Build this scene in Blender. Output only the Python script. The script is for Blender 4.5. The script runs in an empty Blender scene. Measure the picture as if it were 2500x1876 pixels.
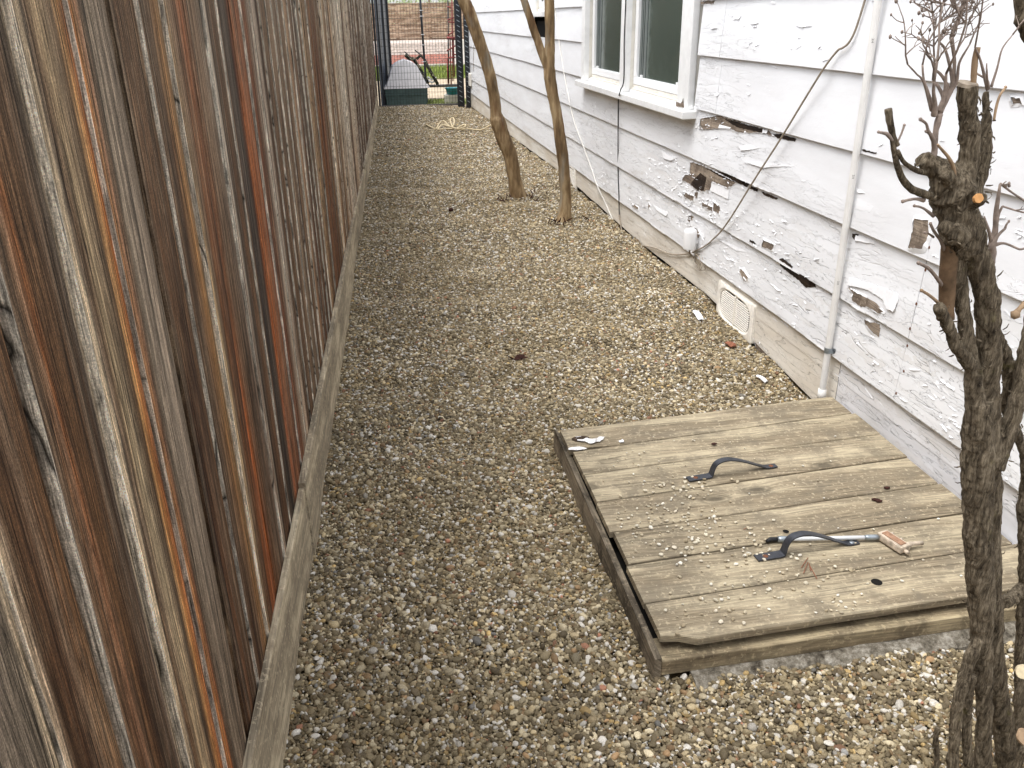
import bpy, bmesh, math, random
import numpy as np
from mathutils import Vector, Matrix, noise as mnoise

random.seed(7); RNG = np.random.default_rng(7)
SC = bpy.context.scene
COL = SC.collection

# ------------------------------------------------------------------ camera
F_PX, CX, CY = 2046.52, 1250.0, 938.0
CAM_M = Matrix(((0.98779145, 0.07736573, -0.13521316),
                (-0.15488518, 0.39473594, -0.90564569),
                (-0.01669245, 0.91553158, 0.40189959)))
CAM_P = Vector((0, 0, 1.5))
cam_d = bpy.data.cameras.new('camera')
cam_d.sensor_width = 36.0; cam_d.lens = F_PX / 2500 * 36.0
cam_d.clip_start = 0.05; cam_d.clip_end = 1000
cam = bpy.data.objects.new('camera', cam_d); COL.objects.link(cam)
cam.matrix_world = Matrix.Translation(CAM_P) @ CAM_M.to_4x4()
SC.camera = cam

# ------------------------------------------------------------------ sky, sun, exposure
world = bpy.data.worlds.new('World'); SC.world = world; world.use_nodes = True
wn = world.node_tree; wn.nodes.clear()
w_out = wn.nodes.new('ShaderNodeOutputWorld'); w_bg = wn.nodes.new('ShaderNodeBackground')
sky = wn.nodes.new('ShaderNodeTexSky'); sky.sky_type = 'NISHITA'; sky.sun_disc = False
SUN_EL, SUN_ROT = math.radians(67), math.radians(-100)
sky.sun_elevation = SUN_EL; sky.sun_rotation = SUN_ROT
sky.dust_density = 2.0; sky.air_density = 1.0; sky.ozone_density = 0.6
w_hs = wn.nodes.new('ShaderNodeHueSaturation'); w_hs.inputs['Saturation'].default_value = 0.2
wn.links.new(sky.outputs[0], w_hs.inputs['Color'])
wn.links.new(w_hs.outputs[0], w_bg.inputs['Color'])
w_bg.inputs['Strength'].default_value = 0.15
wn.links.new(w_bg.outputs[0], w_out.inputs[0])
sun_d = bpy.data.lights.new('sun', 'SUN'); sun_d.energy = 1.0; sun_d.angle = math.radians(38); sun_d.color = (1.0, 0.985, 0.965)
sun = bpy.data.objects.new('sun', sun_d); COL.objects.link(sun)
_az = SUN_ROT
_sd = Vector((math.sin(_az) * math.cos(SUN_EL), math.cos(_az) * math.cos(SUN_EL), math.sin(SUN_EL)))
sun.rotation_euler = _sd.to_track_quat('Z', 'Y').to_euler()
SC.view_settings.view_transform = 'Standard'; SC.view_settings.look = 'None'
SC.view_settings.gamma = 1.0; SC.view_settings.use_curve_mapping = False
SC.view_settings.exposure = 1.33
SC.cycles.max_bounces = 6

# ------------------------------------------------------------------ measuring helpers (photo measurements -> points on real planes)
def ray(p):
    return CAM_M @ Vector((p[0] - CX, -(p[1] - CY), -F_PX))
def onz(p, z=0.0):
    r = ray(p); return CAM_P + r * ((z - CAM_P.z) / r.z)
def onx(p, x):
    r = ray(p); return CAM_P + r * (x / r.x)
def ony(p, y):
    r = ray(p); return CAM_P + r * (y / r.y)
FK = 0.0243
def onf(p, off=-0.362):
    r = ray(p); return CAM_P + r * (off / (r.x - FK * r.y))
def zone(scale, ox, oy):
    return lambda x, y: (ox + x / scale, oy + y / scale)
def depth_px(w, px):      # metres spanned by px photo pixels at point w
    c = CAM_M.transposed() @ (Vector(w) - CAM_P); return px * -c.z / F_PX

def lin(r, g, b, k=1.0):
    f = lambda v: ((v / 255 + 0.055) / 1.055) ** 2.4 if v > 10 else v / 255 / 12.92
    return (f(r) * k, f(g) * k, f(b) * k, 1.0)

# ------------------------------------------------------------------ object helpers
def tag(o, label=None, cat=None, group=None, kind=None):
    if label: o['label'] = label
    if cat: o['category'] = cat
    if group: o['group'] = group
    if kind: o['kind'] = kind
    return o
def thing(name, loc, label, cat, group=None):
    o = bpy.data.objects.new(name, None); COL.objects.link(o); o.location = loc; o.empty_display_size = 0.1
    return tag(o, label, cat, group)
def world_loc(o):
    v = Vector(o.location)
    if o.parent: v += world_loc(o.parent)
    return v
def mk(name, verts, faces, mat, parent=None, smooth=False, loc=None, tint=None):
    """one mesh object; verts in world metres; loc = object origin (world)"""
    base = world_loc(parent) if parent else Vector((0, 0, 0))
    org = Vector(loc) if loc is not None else base
    me = bpy.data.meshes.new(name)
    me.from_pydata([tuple(Vector(v) - org) for v in verts], [], faces)
    if smooth: me.polygons.foreach_set('use_smooth', [True] * len(me.polygons))
    if tint is not None:
        a = me.attributes.new('tint', 'FLOAT_COLOR', 'POINT')
        a.data.foreach_set('color', np.array(tint, dtype=np.float32).ravel())
    if mat: me.materials.append(mat)
    me.update()
    o = bpy.data.objects.new(name, me); COL.objects.link(o)
    if parent: o.parent = parent
    o.location = org - base
    return o

class MB:
    def __init__(s): s.v = []; s.f = []
    def add(s, v, f):
        n = len(s.v); s.v += [tuple(x) for x in v]; s.f += [tuple(i + n for i in q) for q in f]
    def hexa(s, p):   # 8 corners: bottom 4 (ccw), top 4
        s.add(p, [(3, 2, 1, 0), (4, 5, 6, 7), (0, 1, 5, 4), (1, 2, 6, 5), (2, 3, 7, 6), (3, 0, 4, 7)])
    def box(s, a, b):
        x0, y0, z0 = a; x1, y1, z1 = b
        s.hexa([(x0, y0, z0), (x1, y0, z0), (x1, y1, z0), (x0, y1, z0), (x0, y0, z1), (x1, y0, z1), (x1, y1, z1), (x0, y1, z1)])
    def bbox(s, a, b, c=0.003, rot=None, ctr=None):    # bevelled box
        bm = bmesh.new(); bmesh.ops.create_cube(bm, size=1)
        a = Vector(a); b = Vector(b)
        for v in bm.verts:
            v.co = Vector(((a.x + b.x) / 2 + v.co.x * (b.x - a.x), (a.y + b.y) / 2 + v.co.y * (b.y - a.y), (a.z + b.z) / 2 + v.co.z * (b.z - a.z)))
        bmesh.ops.bevel(bm, geom=bm.edges[:], offset=c, segments=2, affect='EDGES', profile=0.6)
        bm.verts.index_update()
        vs = [v.co.copy() for v in bm.verts]
        if rot is not None:
            ctr = Vector(ctr) if ctr is not None else (a + b) / 2
            vs = [ctr + rot @ (v - ctr) for v in vs]
        s.add(vs, [tuple(v.index for v in f.verts) for f in bm.faces]); bm.free()
    def tube(s, pts, rad, seg=10, caps=True, wob=0.0, seed=0, squash=None):
        pts = [Vector(p) for p in pts]; n = len(pts)
        if not hasattr(rad, '__len__'): rad = [rad] * n
        rnd = random.Random(seed)
        t0 = (pts[1] - pts[0]).normalized()
        up = Vector((0, 0, 1)) if abs(t0.z) < 0.9 else Vector((0, 1, 0))
        u = t0.cross(up).normalized(); vs = []
        for i, p in enumerate(pts):
            t = (pts[min(i + 1, n - 1)] - pts[max(i - 1, 0)]).normalized()
            u = (u - t * u.dot(t)).normalized(); w = t.cross(u)
            for k in range(seg):
                a = 2 * math.pi * k / seg
                r = rad[i] * (1 + wob * (mnoise.noise(Vector((math.cos(a) * 2 + seed, math.sin(a) * 2, i * 0.35))) * 1.6))
                vs.append(p + u * (math.cos(a) * r) + w * (math.sin(a) * r * (squash or 1)))
        fs = []
        for i in range(n - 1):
            for k in range(seg):
                k2 = (k + 1) % seg
                fs.append((i * seg + k, i * seg + k2, (i + 1) * seg + k2, (i + 1) * seg + k))
        if caps: fs.append(tuple(range(seg - 1, -1, -1))); fs.append(tuple((n - 1) * seg + k for k in range(seg)))
        s.add(vs, fs)
    def cyl(s, p0, p1, r, seg=16): s.tube([p0, p1], r, seg)
    def ball(s, c, r, sub=1, sc=(1, 1, 1)):
        bm = bmesh.new(); bmesh.ops.create_icosphere(bm, subdivisions=sub, radius=1)
        bm.verts.index_update()
        s.add([Vector(c) + Vector((v.co.x * r * sc[0], v.co.y * r * sc[1], v.co.z * r * sc[2])) for v in bm.verts], [tuple(v.index for v in f.verts) for f in bm.faces]); bm.free()
    def make(s, name, mat, parent=None, smooth=False, loc=None):
        return mk(name, s.v, s.f, mat, parent, smooth, loc)

def smooth_path(pts, n=6):
    """catmull-rom through pts (tuples of any length)"""
    P = [np.array(p, float) for p in pts]; P = [2 * P[0] - P[1]] + P + [2 * P[-1] - P[-2]]
    out = []
    for i in range(1, len(P) - 2):
        for k in range(n):
            t = k / n
            out.append(0.5 * ((2 * P[i]) + (-P[i - 1] + P[i + 1]) * t + (2 * P[i - 1] - 5 * P[i] + 4 * P[i + 1] - P[i + 2]) * t * t + (-P[i - 1] + 3 * P[i] - 3 * P[i + 1] + P[i + 2]) * t ** 3))
    out.append(P[-2]); return out

# ------------------------------------------------------------------ materials
class NT:
    def __init__(s, name, rough=0.8, spec=0.3):
        s.m = bpy.data.materials.new(name); s.m.use_nodes = True; s.t = s.m.node_tree; s.t.nodes.clear()
        s.out = s.n('ShaderNodeOutputMaterial'); s.b = s.n('ShaderNodeBsdfPrincipled')
        s.l(s.b.outputs[0], s.out.inputs[0])
        s.b.inputs['Roughness'].default_value = rough
        s.b.inputs['Specular IOR Level'].default_value = spec
    def n(s, typ, **kw):
        x = s.t.nodes.new(typ)
        for k, v in kw.items(): setattr(x, k, v)
        return x
    def l(s, a, b): s.t.links.new(a, b)
    def put(s, sock, v):
        if isinstance(v, bpy.types.NodeSocket): s.l(v, sock)
        elif v is not None: sock.default_value = v
    def pos(s): return s.n('ShaderNodeNewGeometry').outputs['Position']
    def objc(s): return s.n('ShaderNodeTexCoord').outputs['Object']
    def rnd(s): return s.n('ShaderNodeObjectInfo').outputs['Random']
    def mapv(s, v, scale=(1, 1, 1), loc=(0, 0, 0), rot=(0, 0, 0)):
        m = s.n('ShaderNodeMapping'); s.l(v, m.inputs[0]); m.inputs['Scale'].default_value = scale; s.put(m.inputs['Location'], loc); m.inputs['Rotation'].default_value = rot
        return m.outputs[0]
    def noise(s, v, scale, det=4, rough=0.55, dist=0.0, w=None):
        x = s.n('ShaderNodeTexNoise')
        if w is not None: x.noise_dimensions = '4D'; s.put(x.inputs['W'], w)
        s.l(v, x.inputs['Vector']); x.inputs['Scale'].default_value = scale; x.inputs['Detail'].default_value = det
        x.inputs['Roughness'].default_value = rough; x.inputs['Distortion'].default_value = dist
        return x.outputs['Fac']
    def vor(s, v, scale, feat='F1', out='Distance', rand=1.0):
        x = s.n('ShaderNodeTexVoronoi', feature=feat); s.l(v, x.inputs['Vector']); x.inputs['Scale'].default_value = scale
        x.inputs['Randomness'].default_value = rand
        return x.outputs[out]
    def ramp(s, f, stops, interp='LINEAR'):
        r = s.n('ShaderNodeValToRGB'); s.put(r.inputs[0], f); e = r.color_ramp.elements; r.color_ramp.interpolation = interp
        while len(e) < len(stops): e.new(0.5)
        for q, (p, c) in zip(e, stops):
            q.position = p; q.color = c if hasattr(c, '__len__') else (c, c, c, 1)
        return r.outputs[0]
    def math(s, op, a, b=None, c=None, clamp=False):
        m = s.n('ShaderNodeMath', operation=op, use_clamp=clamp); s.put(m.inputs[0], a); s.put(m.inputs[1], b)
        if c is not None: s.put(m.inputs[2], c)
        return m.outputs[0]
    def mix(s, f, a, b, mode='MIX'):
        m = s.n('ShaderNodeMix', data_type='RGBA', blend_type=mode); s.put(m.inputs[0], f); s.put(m.inputs[6], a); s.put(m.inputs[7], b)
        return m.outputs[2]
    def sep(s, v):
        x = s.n('ShaderNodeSeparateXYZ'); s.l(v, x.inputs[0]); return x.outputs
    def comb(s, x, y, z):
        c = s.n('ShaderNodeCombineXYZ'); s.put(c.inputs[0], x); s.put(c.inputs[1], y); s.put(c.inputs[2], z); return c.outputs[0]
    def bump(s, h, strength=0.5, dist=0.003, prev=None):
        b = s.n('ShaderNodeBump'); s.put(b.inputs['Height'], h); b.inputs['Strength'].default_value = strength; b.inputs['Distance'].default_value = dist
        if prev is not None: s.l(prev, b.inputs['Normal'])
        return b.outputs[0]
    def col(s, c): s.put(s.b.inputs['Base Color'], c)
    def nrm(s, n): s.l(n, s.b.inputs['Normal'])
    def rough(s, r): s.put(s.b.inputs['Roughness'], r)

def simple(name, c, rough=0.6, spec=0.3, metal=0.0, vary=0.25, scale=30, bumps=0.2, bd=0.001):
    t = NT(name, rough, spec); p = t.pos(); n = t.noise(p, scale, 5)
    t.col(t.mix(t.ramp(n, [(0.3, 0), (0.7, 1)]), tuple(x * (1 - vary) for x in c[:3]) + (1,), tuple(min(1, x * (1 + vary)) for x in c[:3]) + (1,)))
    t.b.inputs['Metallic'].default_value = metal
    if bumps: t.nrm(t.bump(t.noise(p, scale * 4, 4), bumps, bd))
    return t.m

def mat_fence():
    t = NT('weathered_fence_wood', 0.85, 0.2); p = t.pos(); rn = t.rnd()
    w = t.math('MULTIPLY', rn, 37.0)
    a = t.n('ShaderNodeAttribute', attribute_name='tint').outputs['Color']
    x, y, z = t.sep(p)
    kv = t.vor(t.comb(0.0, t.math('MULTIPLY', y, 3.6), t.math('ADD', t.math('MULTIPLY', z, 0.8), w)), 1.0)
    warp = t.noise(t.mapv(p, (1, 7, 1.1)), 1.0, 3, w=w)          # slow wander of the grain
    y2 = t.math('ADD', y, t.math('MULTIPLY', t.math('SUBTRACT', warp, 0.5), 0.06))
    y2 = t.math('ADD', y2, t.math('MULTIPLY', t.ramp(kv, [(0.0, 1), (0.35, 0)]), 0.02))
    g = t.comb(x, y2, z)
    fine = t.noise(t.mapv(g, (420, 560, 26)), 1.0, 5, 0.75, w=w)
    gran = t.noise(p, 420.0, 4, 0.75)
    mid = t.noise(t.mapv(g, (130, 140, 1.5)), 1.0, 6, 0.72, 0.4, w=w)
    wide = t.noise(t.mapv(g, (30, 32, 0.6)), 1.0, 5, 0.66, 0.3, w=w)
    blot = t.noise(t.mapv(p, (5, 11, 4.0)), 1.0, 6, 0.65, w=w)
    ring = t.math('SINE', t.math('ADD', t.math('MULTIPLY', y2, 1500.0), t.math('MULTIPLY', wide, 60.0)))
    ringm = t.math('MULTIPLY', ring, t.ramp(blot, [(0.42, 0.0), (0.6, 0.34)]))
    grey = t.mix(0.65, a, lin(152, 138, 118))
    c = t.mix(t.ramp(wide, [(0.48, 0), (0.62, 0.45)]), a, grey)
    c = t.mix(t.ramp(blot, [(0.54, 0), (0.70, 0.3)]), c, lin(150, 132, 106))
    c = t.mix(1.0, c, t.ramp(gran, [(0.32, 0.55), (0.5, 1.0), (0.66, 1.5)]), 'MULTIPLY')
    c = t.mix(1.0, c, t.ramp(mid, [(0.32, 0.12), (0.42, 0.5), (0.5, 0.98), (0.57, 1.35), (0.66, 1.9)]), 'MULTIPLY')
    c = t.mix(1.0, c, t.ramp(fine, [(0.34, 0.35), (0.5, 1.0), (0.64, 1.8)]), 'MULTIPLY')
    c = t.mix(1.0, c, t.math('ADD', ringm, 1.0), 'MULTIPLY')
    c = t.mix(t.ramp(t.noise(t.mapv(p, (4, 16, 1.4), (2, 5, 7)), 1.0, 4, 0.6, w=w), [(0.54, 0), (0.66, 0.7)]), c, t.mix(1.0, c, lin(120, 92, 70), 'MULTIPLY'))
    kcell = t.vor(t.comb(0.0, t.math('MULTIPLY', y, 3.6), t.math('ADD', t.math('MULTIPLY', z, 0.8), w)), 1.0, 'F1', 'Color')
    kr = t.math('MULTIPLY', t.ramp(kv, [(0.03, 1), (0.07, 0.0)]), t.ramp(t.sep(kcell)[0], [(0.80, 0), (0.82, 1)]))
    c = t.mix(t.math('MULTIPLY', kr, 0.75), c, lin(44, 28, 18))
    # thin dark drying checks along the grain
    ck = t.noise(t.mapv(g, (10, 150, 2.6), (3, 1, 2)), 1.0, 2, 0.5, w=w)
    chk = t.ramp(t.math('ABSOLUTE', t.math('SUBTRACT', ck, 0.5)), [(0.0, 1), (0.018, 0)])
    chk = t.math('MULTIPLY', chk, t.ramp(t.noise(t.mapv(p, (3, 20, 2)), 1.0, 3, w=w), [(0.42, 0), (0.52, 0.95)]))
    c = t.mix(chk, c, lin(24, 18, 14))
    t.col(c)
    h = t.math('ADD', t.math('ADD', mid, t.math('MULTIPLY', fine, 0.5)), t.math('MULTIPLY', chk, -0.5))
    t.nrm(t.bump(h, 0.9, 0.006))
    return t.m

def mat_plank(name, c_lo, c_hi, c_stain, along='x', bump=0.5, knots=True):
    t = NT(name, 0.85, 0.2); p = t.pos(); w = t.math('MULTIPLY', t.rnd(), 53.0)
    x, y, z = t.sep(p)
    L, W = (x, t.math('ADD', y, z)) if along == 'x' else ((y, t.math('ADD', z, x)) if along == 'y' else (z, t.math('ADD', y, x)))
    W = t.math('ADD', W, t.math('MULTIPLY', t.math('SUBTRACT', t.noise(t.comb(t.math('MULTIPLY', L, 2.2), t.math('MULTIPLY', W, 7), w), 1.0, 2), 0.5), 0.05))
    if knots:
        kd = t.vor(t.comb(t.math('MULTIPLY', L, 2.6), t.math('MULTIPLY', W, 6.2), t.math('ADD', w, x)), 1.0)
        W = t.math('ADD', W, t.math('MULTIPLY', t.ramp(kd, [(0.0, 1), (0.30, 0)]), 0.022))
    q = t.comb(L, W, t.math('ADD', w, z))
    fine = t.noise(t.mapv(q, (9, 330, 1)), 1.0, 5, 0.65)
    mid = t.noise(t.mapv(q, (2.4, 85, 1)), 1.0, 4, 0.6)
    wide = t.noise(t.mapv(q, (1.6, 11, 1)), 1.0, 4, 0.6)
    blot = t.noise(p, 9.0, 6, 0.65)
    spk = t.noise(p, 70.0, 5, 0.7)
    c = t.mix(t.ramp(wide, [(0.42, 0), (0.58, 1)]), c_lo, c_hi)
    c = t.mix(1.0, c, t.ramp(mid, [(0.34, 0.60), (0.46, 0.98), (0.64, 1.14)]), 'MULTIPLY')
    c = t.mix(1.0, c, t.ramp(fine, [(0.36, 0.6), (0.5, 1.0), (0.64, 1.28)]), 'MULTIPLY')
    c = t.mix(t.ramp(blot, [(0.47, 0), (0.62, 0.7)]), c, c_stain)
    c = t.mix(t.ramp(spk, [(0.55, 0), (0.64, 0.5)]), c, tuple(min(1, v * 1.5) for v in c_hi[:3]) + (1,))
    if knots:
        c = t.mix(t.ramp(kd, [(0.05, 0.75), (0.10, 0.25), (0.13, 0.5), (0.17, 0.0)]), c, tuple(v * 0.45 for v in c_stain[:3]) + (1,))
    t.col(c); h = t.math('ADD', mid, t.math('MULTIPLY', fine, 0.6)); t.nrm(t.bump(h, bump, 0.003))
    return t.m

def mat_paint(name, base, dirt, peel=1.0, dirtamt=0.5, beige=None):
    """old flaking house paint: chips lie in streaks along the board (world y)"""
    t = NT(name, 0.55, 0.3); p = t.pos(); x, y, z = t.sep(p)
    streak = t.noise(t.mapv(p, (3, 1.6, 9)), 1.0, 5, 0.6)
    big = t.noise(t.mapv(p, (1, 0.55, 1.6)), 1.0, 3, 0.5)
    low = t.math('MULTIPLY', t.ramp(z, [(0.45, 0.22), (0.95, 0.0)]), 1.0)
    zone_ = t.math('MULTIPLY', t.ramp(t.math('ADD', big, low), [(0.49, 0), (0.68, 1)]), peel)
    # raised chips: stretched cells with a random height each
    pv = t.n('ShaderNodeVectorMath', operation='ADD'); t.l(t.mapv(p, (4, 3.6, 30)), pv.inputs[0])
    nn = t.n('ShaderNodeTexNoise'); t.l(t.mapv(p, (5, 7, 14)), nn.inputs['Vector']); nn.inputs['Detail'].default_value = 3
    sc = t.n('ShaderNodeVectorMath', operation='SCALE'); t.l(nn.outputs['Color'], sc.inputs[0]); sc.inputs['Scale'].default_value = 1.3
    t.l(sc.outputs[0], pv.inputs[1]); cellv = pv.outputs[0]
    cell = t.vor(cellv, 1.0, 'F1', 'Color'); cr = t.sep(cell)[0]
    chip = t.math('MULTIPLY', t.ramp(cr, [(0.3, 0), (0.95, 1)]), zone_)
    edge = t.vor(cellv, 1.0, 'DISTANCE_TO_EDGE')
    crack = t.math('MULTIPLY', t.ramp(edge, [(0.0, 1), (0.02, 0)]), t.math('MULTIPLY', zone_, t.ramp(cr, [(0.35, 0), (0.7, 1)])))
    # long hairline cracks
    hn = t.noise(t.mapv(p, (6, 2.2, 22)), 1.0, 3, 0.5, 0.6)
    hair = t.math('MULTIPLY', t.ramp(t.math('ABSOLUTE', t.math('SUBTRACT', hn, 0.5)), [(0.0, 1), (0.006, 0)]), t.math('ADD', t.math('MULTIPLY', zone_, 0.85), 0.04))
    speck = t.ramp(t.vor(t.mapv(p, (1, 22, 26)), 1.0), [(0.0, 1), (0.055, 0)])
    speckm = t.math('MULTIPLY', speck, t.ramp(t.noise(p, 5.0, 2), [(0.5, 0), (0.62, 0.8)]))
    c = t.mix(t.ramp(streak, [(0.3, dirtamt), (0.62, 0)]), base, dirt)
    if beige is not None:
        c = t.mix(t.ramp(t.noise(t.mapv(p, (2, 1.5, 5)), 1.0, 4), [(0.4, 0), (0.68, 1)]), c, beige)
    c = t.mix(t.math('MULTIPLY', t.ramp(cr, [(0.0, 1), (0.25, 0)]), t.math('MULTIPLY', zone_, 0.25)), c, lin(196, 188, 176))
    c = t.mix(t.math('MULTIPLY', crack, 0.34), c, lin(120, 112, 104))
    c = t.mix(t.math('MULTIPLY', hair, 0.5), c, lin(110, 103, 96))
    c = t.mix(speckm, c, lin(95, 88, 80))
    t.col(c)
    h = t.math('ADD', t.math('MULTIPLY', chip, 1.0), t.math('MULTIPLY', t.math('ADD', crack, hair), -0.6))
    h = t.math('ADD', h, t.math('MULTIPLY', t.noise(t.mapv(p, (30, 18, 60)), 1.0, 5, 0.6), 0.10))
    t.nrm(t.bump(h, 1.0, 0.007))
    return t.m

def mat_bark_dark():
    t = NT('rough_dark_bark', 0.95, 0.15); p = t.pos()
    warp = t.n('ShaderNodeTexNoise'); t.l(p, warp.inputs['Vector']); warp.inputs['Scale'].default_value = 9
    v = t.n('ShaderNodeVectorMath', operation='MULTIPLY_ADD'); t.l(warp.outputs['Color'], v.inputs[0]); v.inputs[1].default_value = (0.03, 0.03, 0.03); t.l(p, v.inputs[2]); q = v.outputs[0]
    fis = t.noise(t.mapv(q, (300, 300, 36)), 1.0, 6, 0.75)
    big = t.noise(t.mapv(q, (80, 80, 9)), 1.0, 5, 0.65)
    fl = t.vor(t.mapv(q, (95, 95, 30)), 1.0)
    c = t.ramp(t.math('ADD', t.math('MULTIPLY', fis, 0.6), t.math('MULTIPLY', big, 0.4)), [(0.38, lin(44, 38, 31)), (0.5, lin(106, 95, 79)), (0.6, lin(154, 141, 120))])
    mossn = t.noise(p, 24, 4)
    c = t.mix(t.ramp(mossn, [(0.64, 0), (0.74, 0.45)]), c, lin(112, 108, 58))
    hv = t.noise(t.mapv(q, (70, 70, 260)), 1.0, 4, 0.6)
    c = t.mix(t.ramp(hv, [(0.62, 0), (0.70, 0.3)]), c, lin(150, 136, 112))
    t.col(c); t.nrm(t.bump(t.math('ADD', t.math('ADD', fis, big), t.math('MULTIPLY', fl, 0.5)), 1.0, 0.006))
    return t.m

def mat_bark_myrtle():
    t = NT('smooth_tan_bark', 0.7, 0.25); p = t.pos()
    q = t.mapv(p, (16, 16, 3.0)); n = t.noise(q, 1.0, 5, 0.6); n2 = t.noise(t.mapv(p, (90, 90, 9)), 1.0, 5, 0.65)
    c = t.ramp(n, [(0.36, lin(98, 78, 54)), (0.5, lin(140, 116, 84)), (0.62, lin(172, 150, 116))])
    c = t.mix(1.0, c, t.ramp(n2, [(0.25, 0.7), (0.55, 1.0), (0.8, 1.25)]), 'MULTIPLY')
    c = t.mix(t.ramp(t.noise(t.mapv(p, (9, 9, 1.8)), 1.0, 3), [(0.56, 0), (0.7, 0.8)]), c, lin(96, 62, 36))
    c = t.mix(t.ramp(t.noise(t.mapv(p, (11, 11, 2.4), (3, 7, 1)), 1.0, 3), [(0.58, 0), (0.7, 0.6)]), c, lin(138, 134, 122))
    t.col(c); t.nrm(t.bump(t.math('ADD', n, n2), 0.5, 0.004)); return t.m

def mat_tint(name, rough=0.7, vary=0.25, spec=0.3):
    t = NT(name, rough, spec)
    a = t.n('ShaderNodeAttribute', attribute_name='tint', attribute_type='INSTANCER').outputs['Color']
    n = t.noise(t.objc(), 5.0, 4, 0.6)
    n2 = t.noise(t.pos(), 420.0, 3, 0.6)
    c = t.mix(1.0, a, t.ramp(n, [(0.3, 1 - vary), (0.7, 1 + vary)]), 'MULTIPLY')
    c = t.mix(1.0, c, t.ramp(n2, [(0.3, 0.8), (0.7, 1.15)]), 'MULTIPLY')
    t.col(c); return t.m

def mat_tintpt(name, rough=0.8):
    t = NT(name, rough, 0.25); a = t.n('ShaderNodeAttribute', attribute_name='tint').outputs['Color']
    n = t.noise(t.pos(), 60.0, 5, 0.6)
    t.col(t.mix(1.0, a, t.ramp(n, [(0.3, 0.75), (0.7, 1.2)]), 'MULTIPLY')); return t.m

def mat_concrete():
    t = NT('chipped_concrete', 0.95, 0.15); p = t.pos()
    n = t.noise(p, 14, 7, 0.7); m = t.noise(p, 60, 6, 0.7)
    c = t.ramp(t.math('ADD', t.math('MULTIPLY', n, 0.5), t.math('MULTIPLY', m, 0.5)), [(0.38, lin(58, 52, 44)), (0.5, lin(126, 119, 106)), (0.62, lin(176, 170, 158))])
    t.col(c); t.nrm(t.bump(t.math('ADD', n, m), 1.0, 0.012)); return t.m

def mat_glass():
    t = NT('dark_window_glass', 0.06, 0.5); p = t.pos()
    n = t.noise(t.mapv(p, (1, 2, 1)), 1.5, 3)
    t.col(t.mix(n, lin(56, 66, 60), lin(78, 90, 82)))
    t.rough(t.ramp(t.noise(p, 20, 4), [(0.3, 0.05), (0.7, 0.22)])); return t.m

M = {}
M['fence'] = mat_fence()
M['kick'] = mat_plank('kickboard_wood', lin(142, 130, 110), lin(186, 172, 146), lin(122, 110, 92), 'y', 0.35, knots=False)
M['hatch'] = mat_plank('hatch_plank_wood', lin(128, 116, 96), lin(162, 150, 126), lin(110, 101, 86), 'x', 0.5)
M['curb'] = mat_plank('curb_wood', lin(120, 106, 84), lin(160, 146, 118), lin(84, 74, 60), 'x', 0.5, knots=False)
M['curbside'] = mat_plank('dark_curb_wood', lin(84, 76, 64), lin(136, 124, 106), lin(50, 44, 37), 'y', 0.8, knots=False)
M['paint'] = mat_paint('flaking_white_paint', (0.83, 0.838, 0.855, 1), lin(208, 206, 206), 1.0, 0.4)
M['skirt'] = mat_paint('beige_skirt_paint', lin(234, 230, 222), lin(190, 178, 162), 0.9, 0.6, lin(216, 206, 190))
M['skirtw'] = mat_paint('white_skirt_paint', lin(232, 231, 232), lin(196, 190, 184), 1.0, 0.6)
M['bare'] = mat_plank('bare_siding_wood', lin(112, 99, 87), lin(152, 138, 122), lin(84, 72, 63), 'y', 0.6, knots=False)
M['rot'] = mat_plank('rotten_and_shaded_wood', lin(40, 30, 24), lin(66, 52, 40), lin(20, 15, 12), 'y', 1.0, knots=False)  # rot colour, dark enough to carry hole and gap shade too
M['flake'] = simple('paint_flake_white', (0.81, 0.81, 0.82, 1), 0.5, 0.3, 0, 0.06, 40, 0.3)
M['trim'] = simple('window_trim_paint', (0.80, 0.80, 0.79, 1), 0.45, 0.35, 0, 0.06, 18, 0.3, 0.002)
M['jamb'] = simple('jamb_cream_paint', lin(226, 222, 212), 0.5, 0.3, 0, 0.10, 14, 0.3, 0.002)
M['vinyl'] = simple('white_vinyl', (0.84, 0.84, 0.84, 1), 0.35, 0.4, 0, 0.02, 10, 0.0)
M['ledge'] = mat_paint('weathered_ledge_paint', lin(176, 180, 190), lin(120, 112, 104), 0.8, 0.9)
M['vent'] = simple('vent_beige_paint', lin(236, 231, 221), 0.6, 0.3, 0, 0.12, 60, 0.3)
M['dark'] = simple('void_shade_black', (0.012, 0.011, 0.010, 1), 0.9, 0.1, 0, 0.1, 10, 0)
M['pvc'] = simple('white_conduit_pvc', lin(226, 224, 220), 0.45, 0.4, 0, 0.06, 25, 0.05)
M['print'] = simple('faded_grey_print', lin(130, 128, 124), 0.6, 0.2, 0, 0.3, 200, 0)
M['galv'] = simple('galvanised_steel', lin(150, 158, 164), 0.4, 0.5, 0.8, 0.2, 60, 0.2)
M['ironb'] = simple('black_painted_iron', lin(56, 58, 64), 0.45, 0.5, 0.3, 0.3, 60, 0.4)
M['rust'] = simple('rusty_screw', lin(112, 74, 54), 0.8, 0.3, 0.2, 0.3, 300, 0.3)
M['rustpale'] = simple('rust_and_lime_metal', lin(178, 164, 146), 0.8, 0.3, 0.0, 0.45, 60, 0.5)
M['rustface'] = simple('orange_rust_face', lin(146, 114, 92), 0.8, 0.2, 0, 0.3, 120, 0.3)
M['whitemetal'] = simple('white_enamel_rod', lin(206, 208, 210), 0.35, 0.5, 0, 0.08, 60, 0)
M['blackrub'] = simple('black_rubber', lin(30, 30, 32), 0.55, 0.3, 0, 0.2, 60, 0.1)
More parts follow.
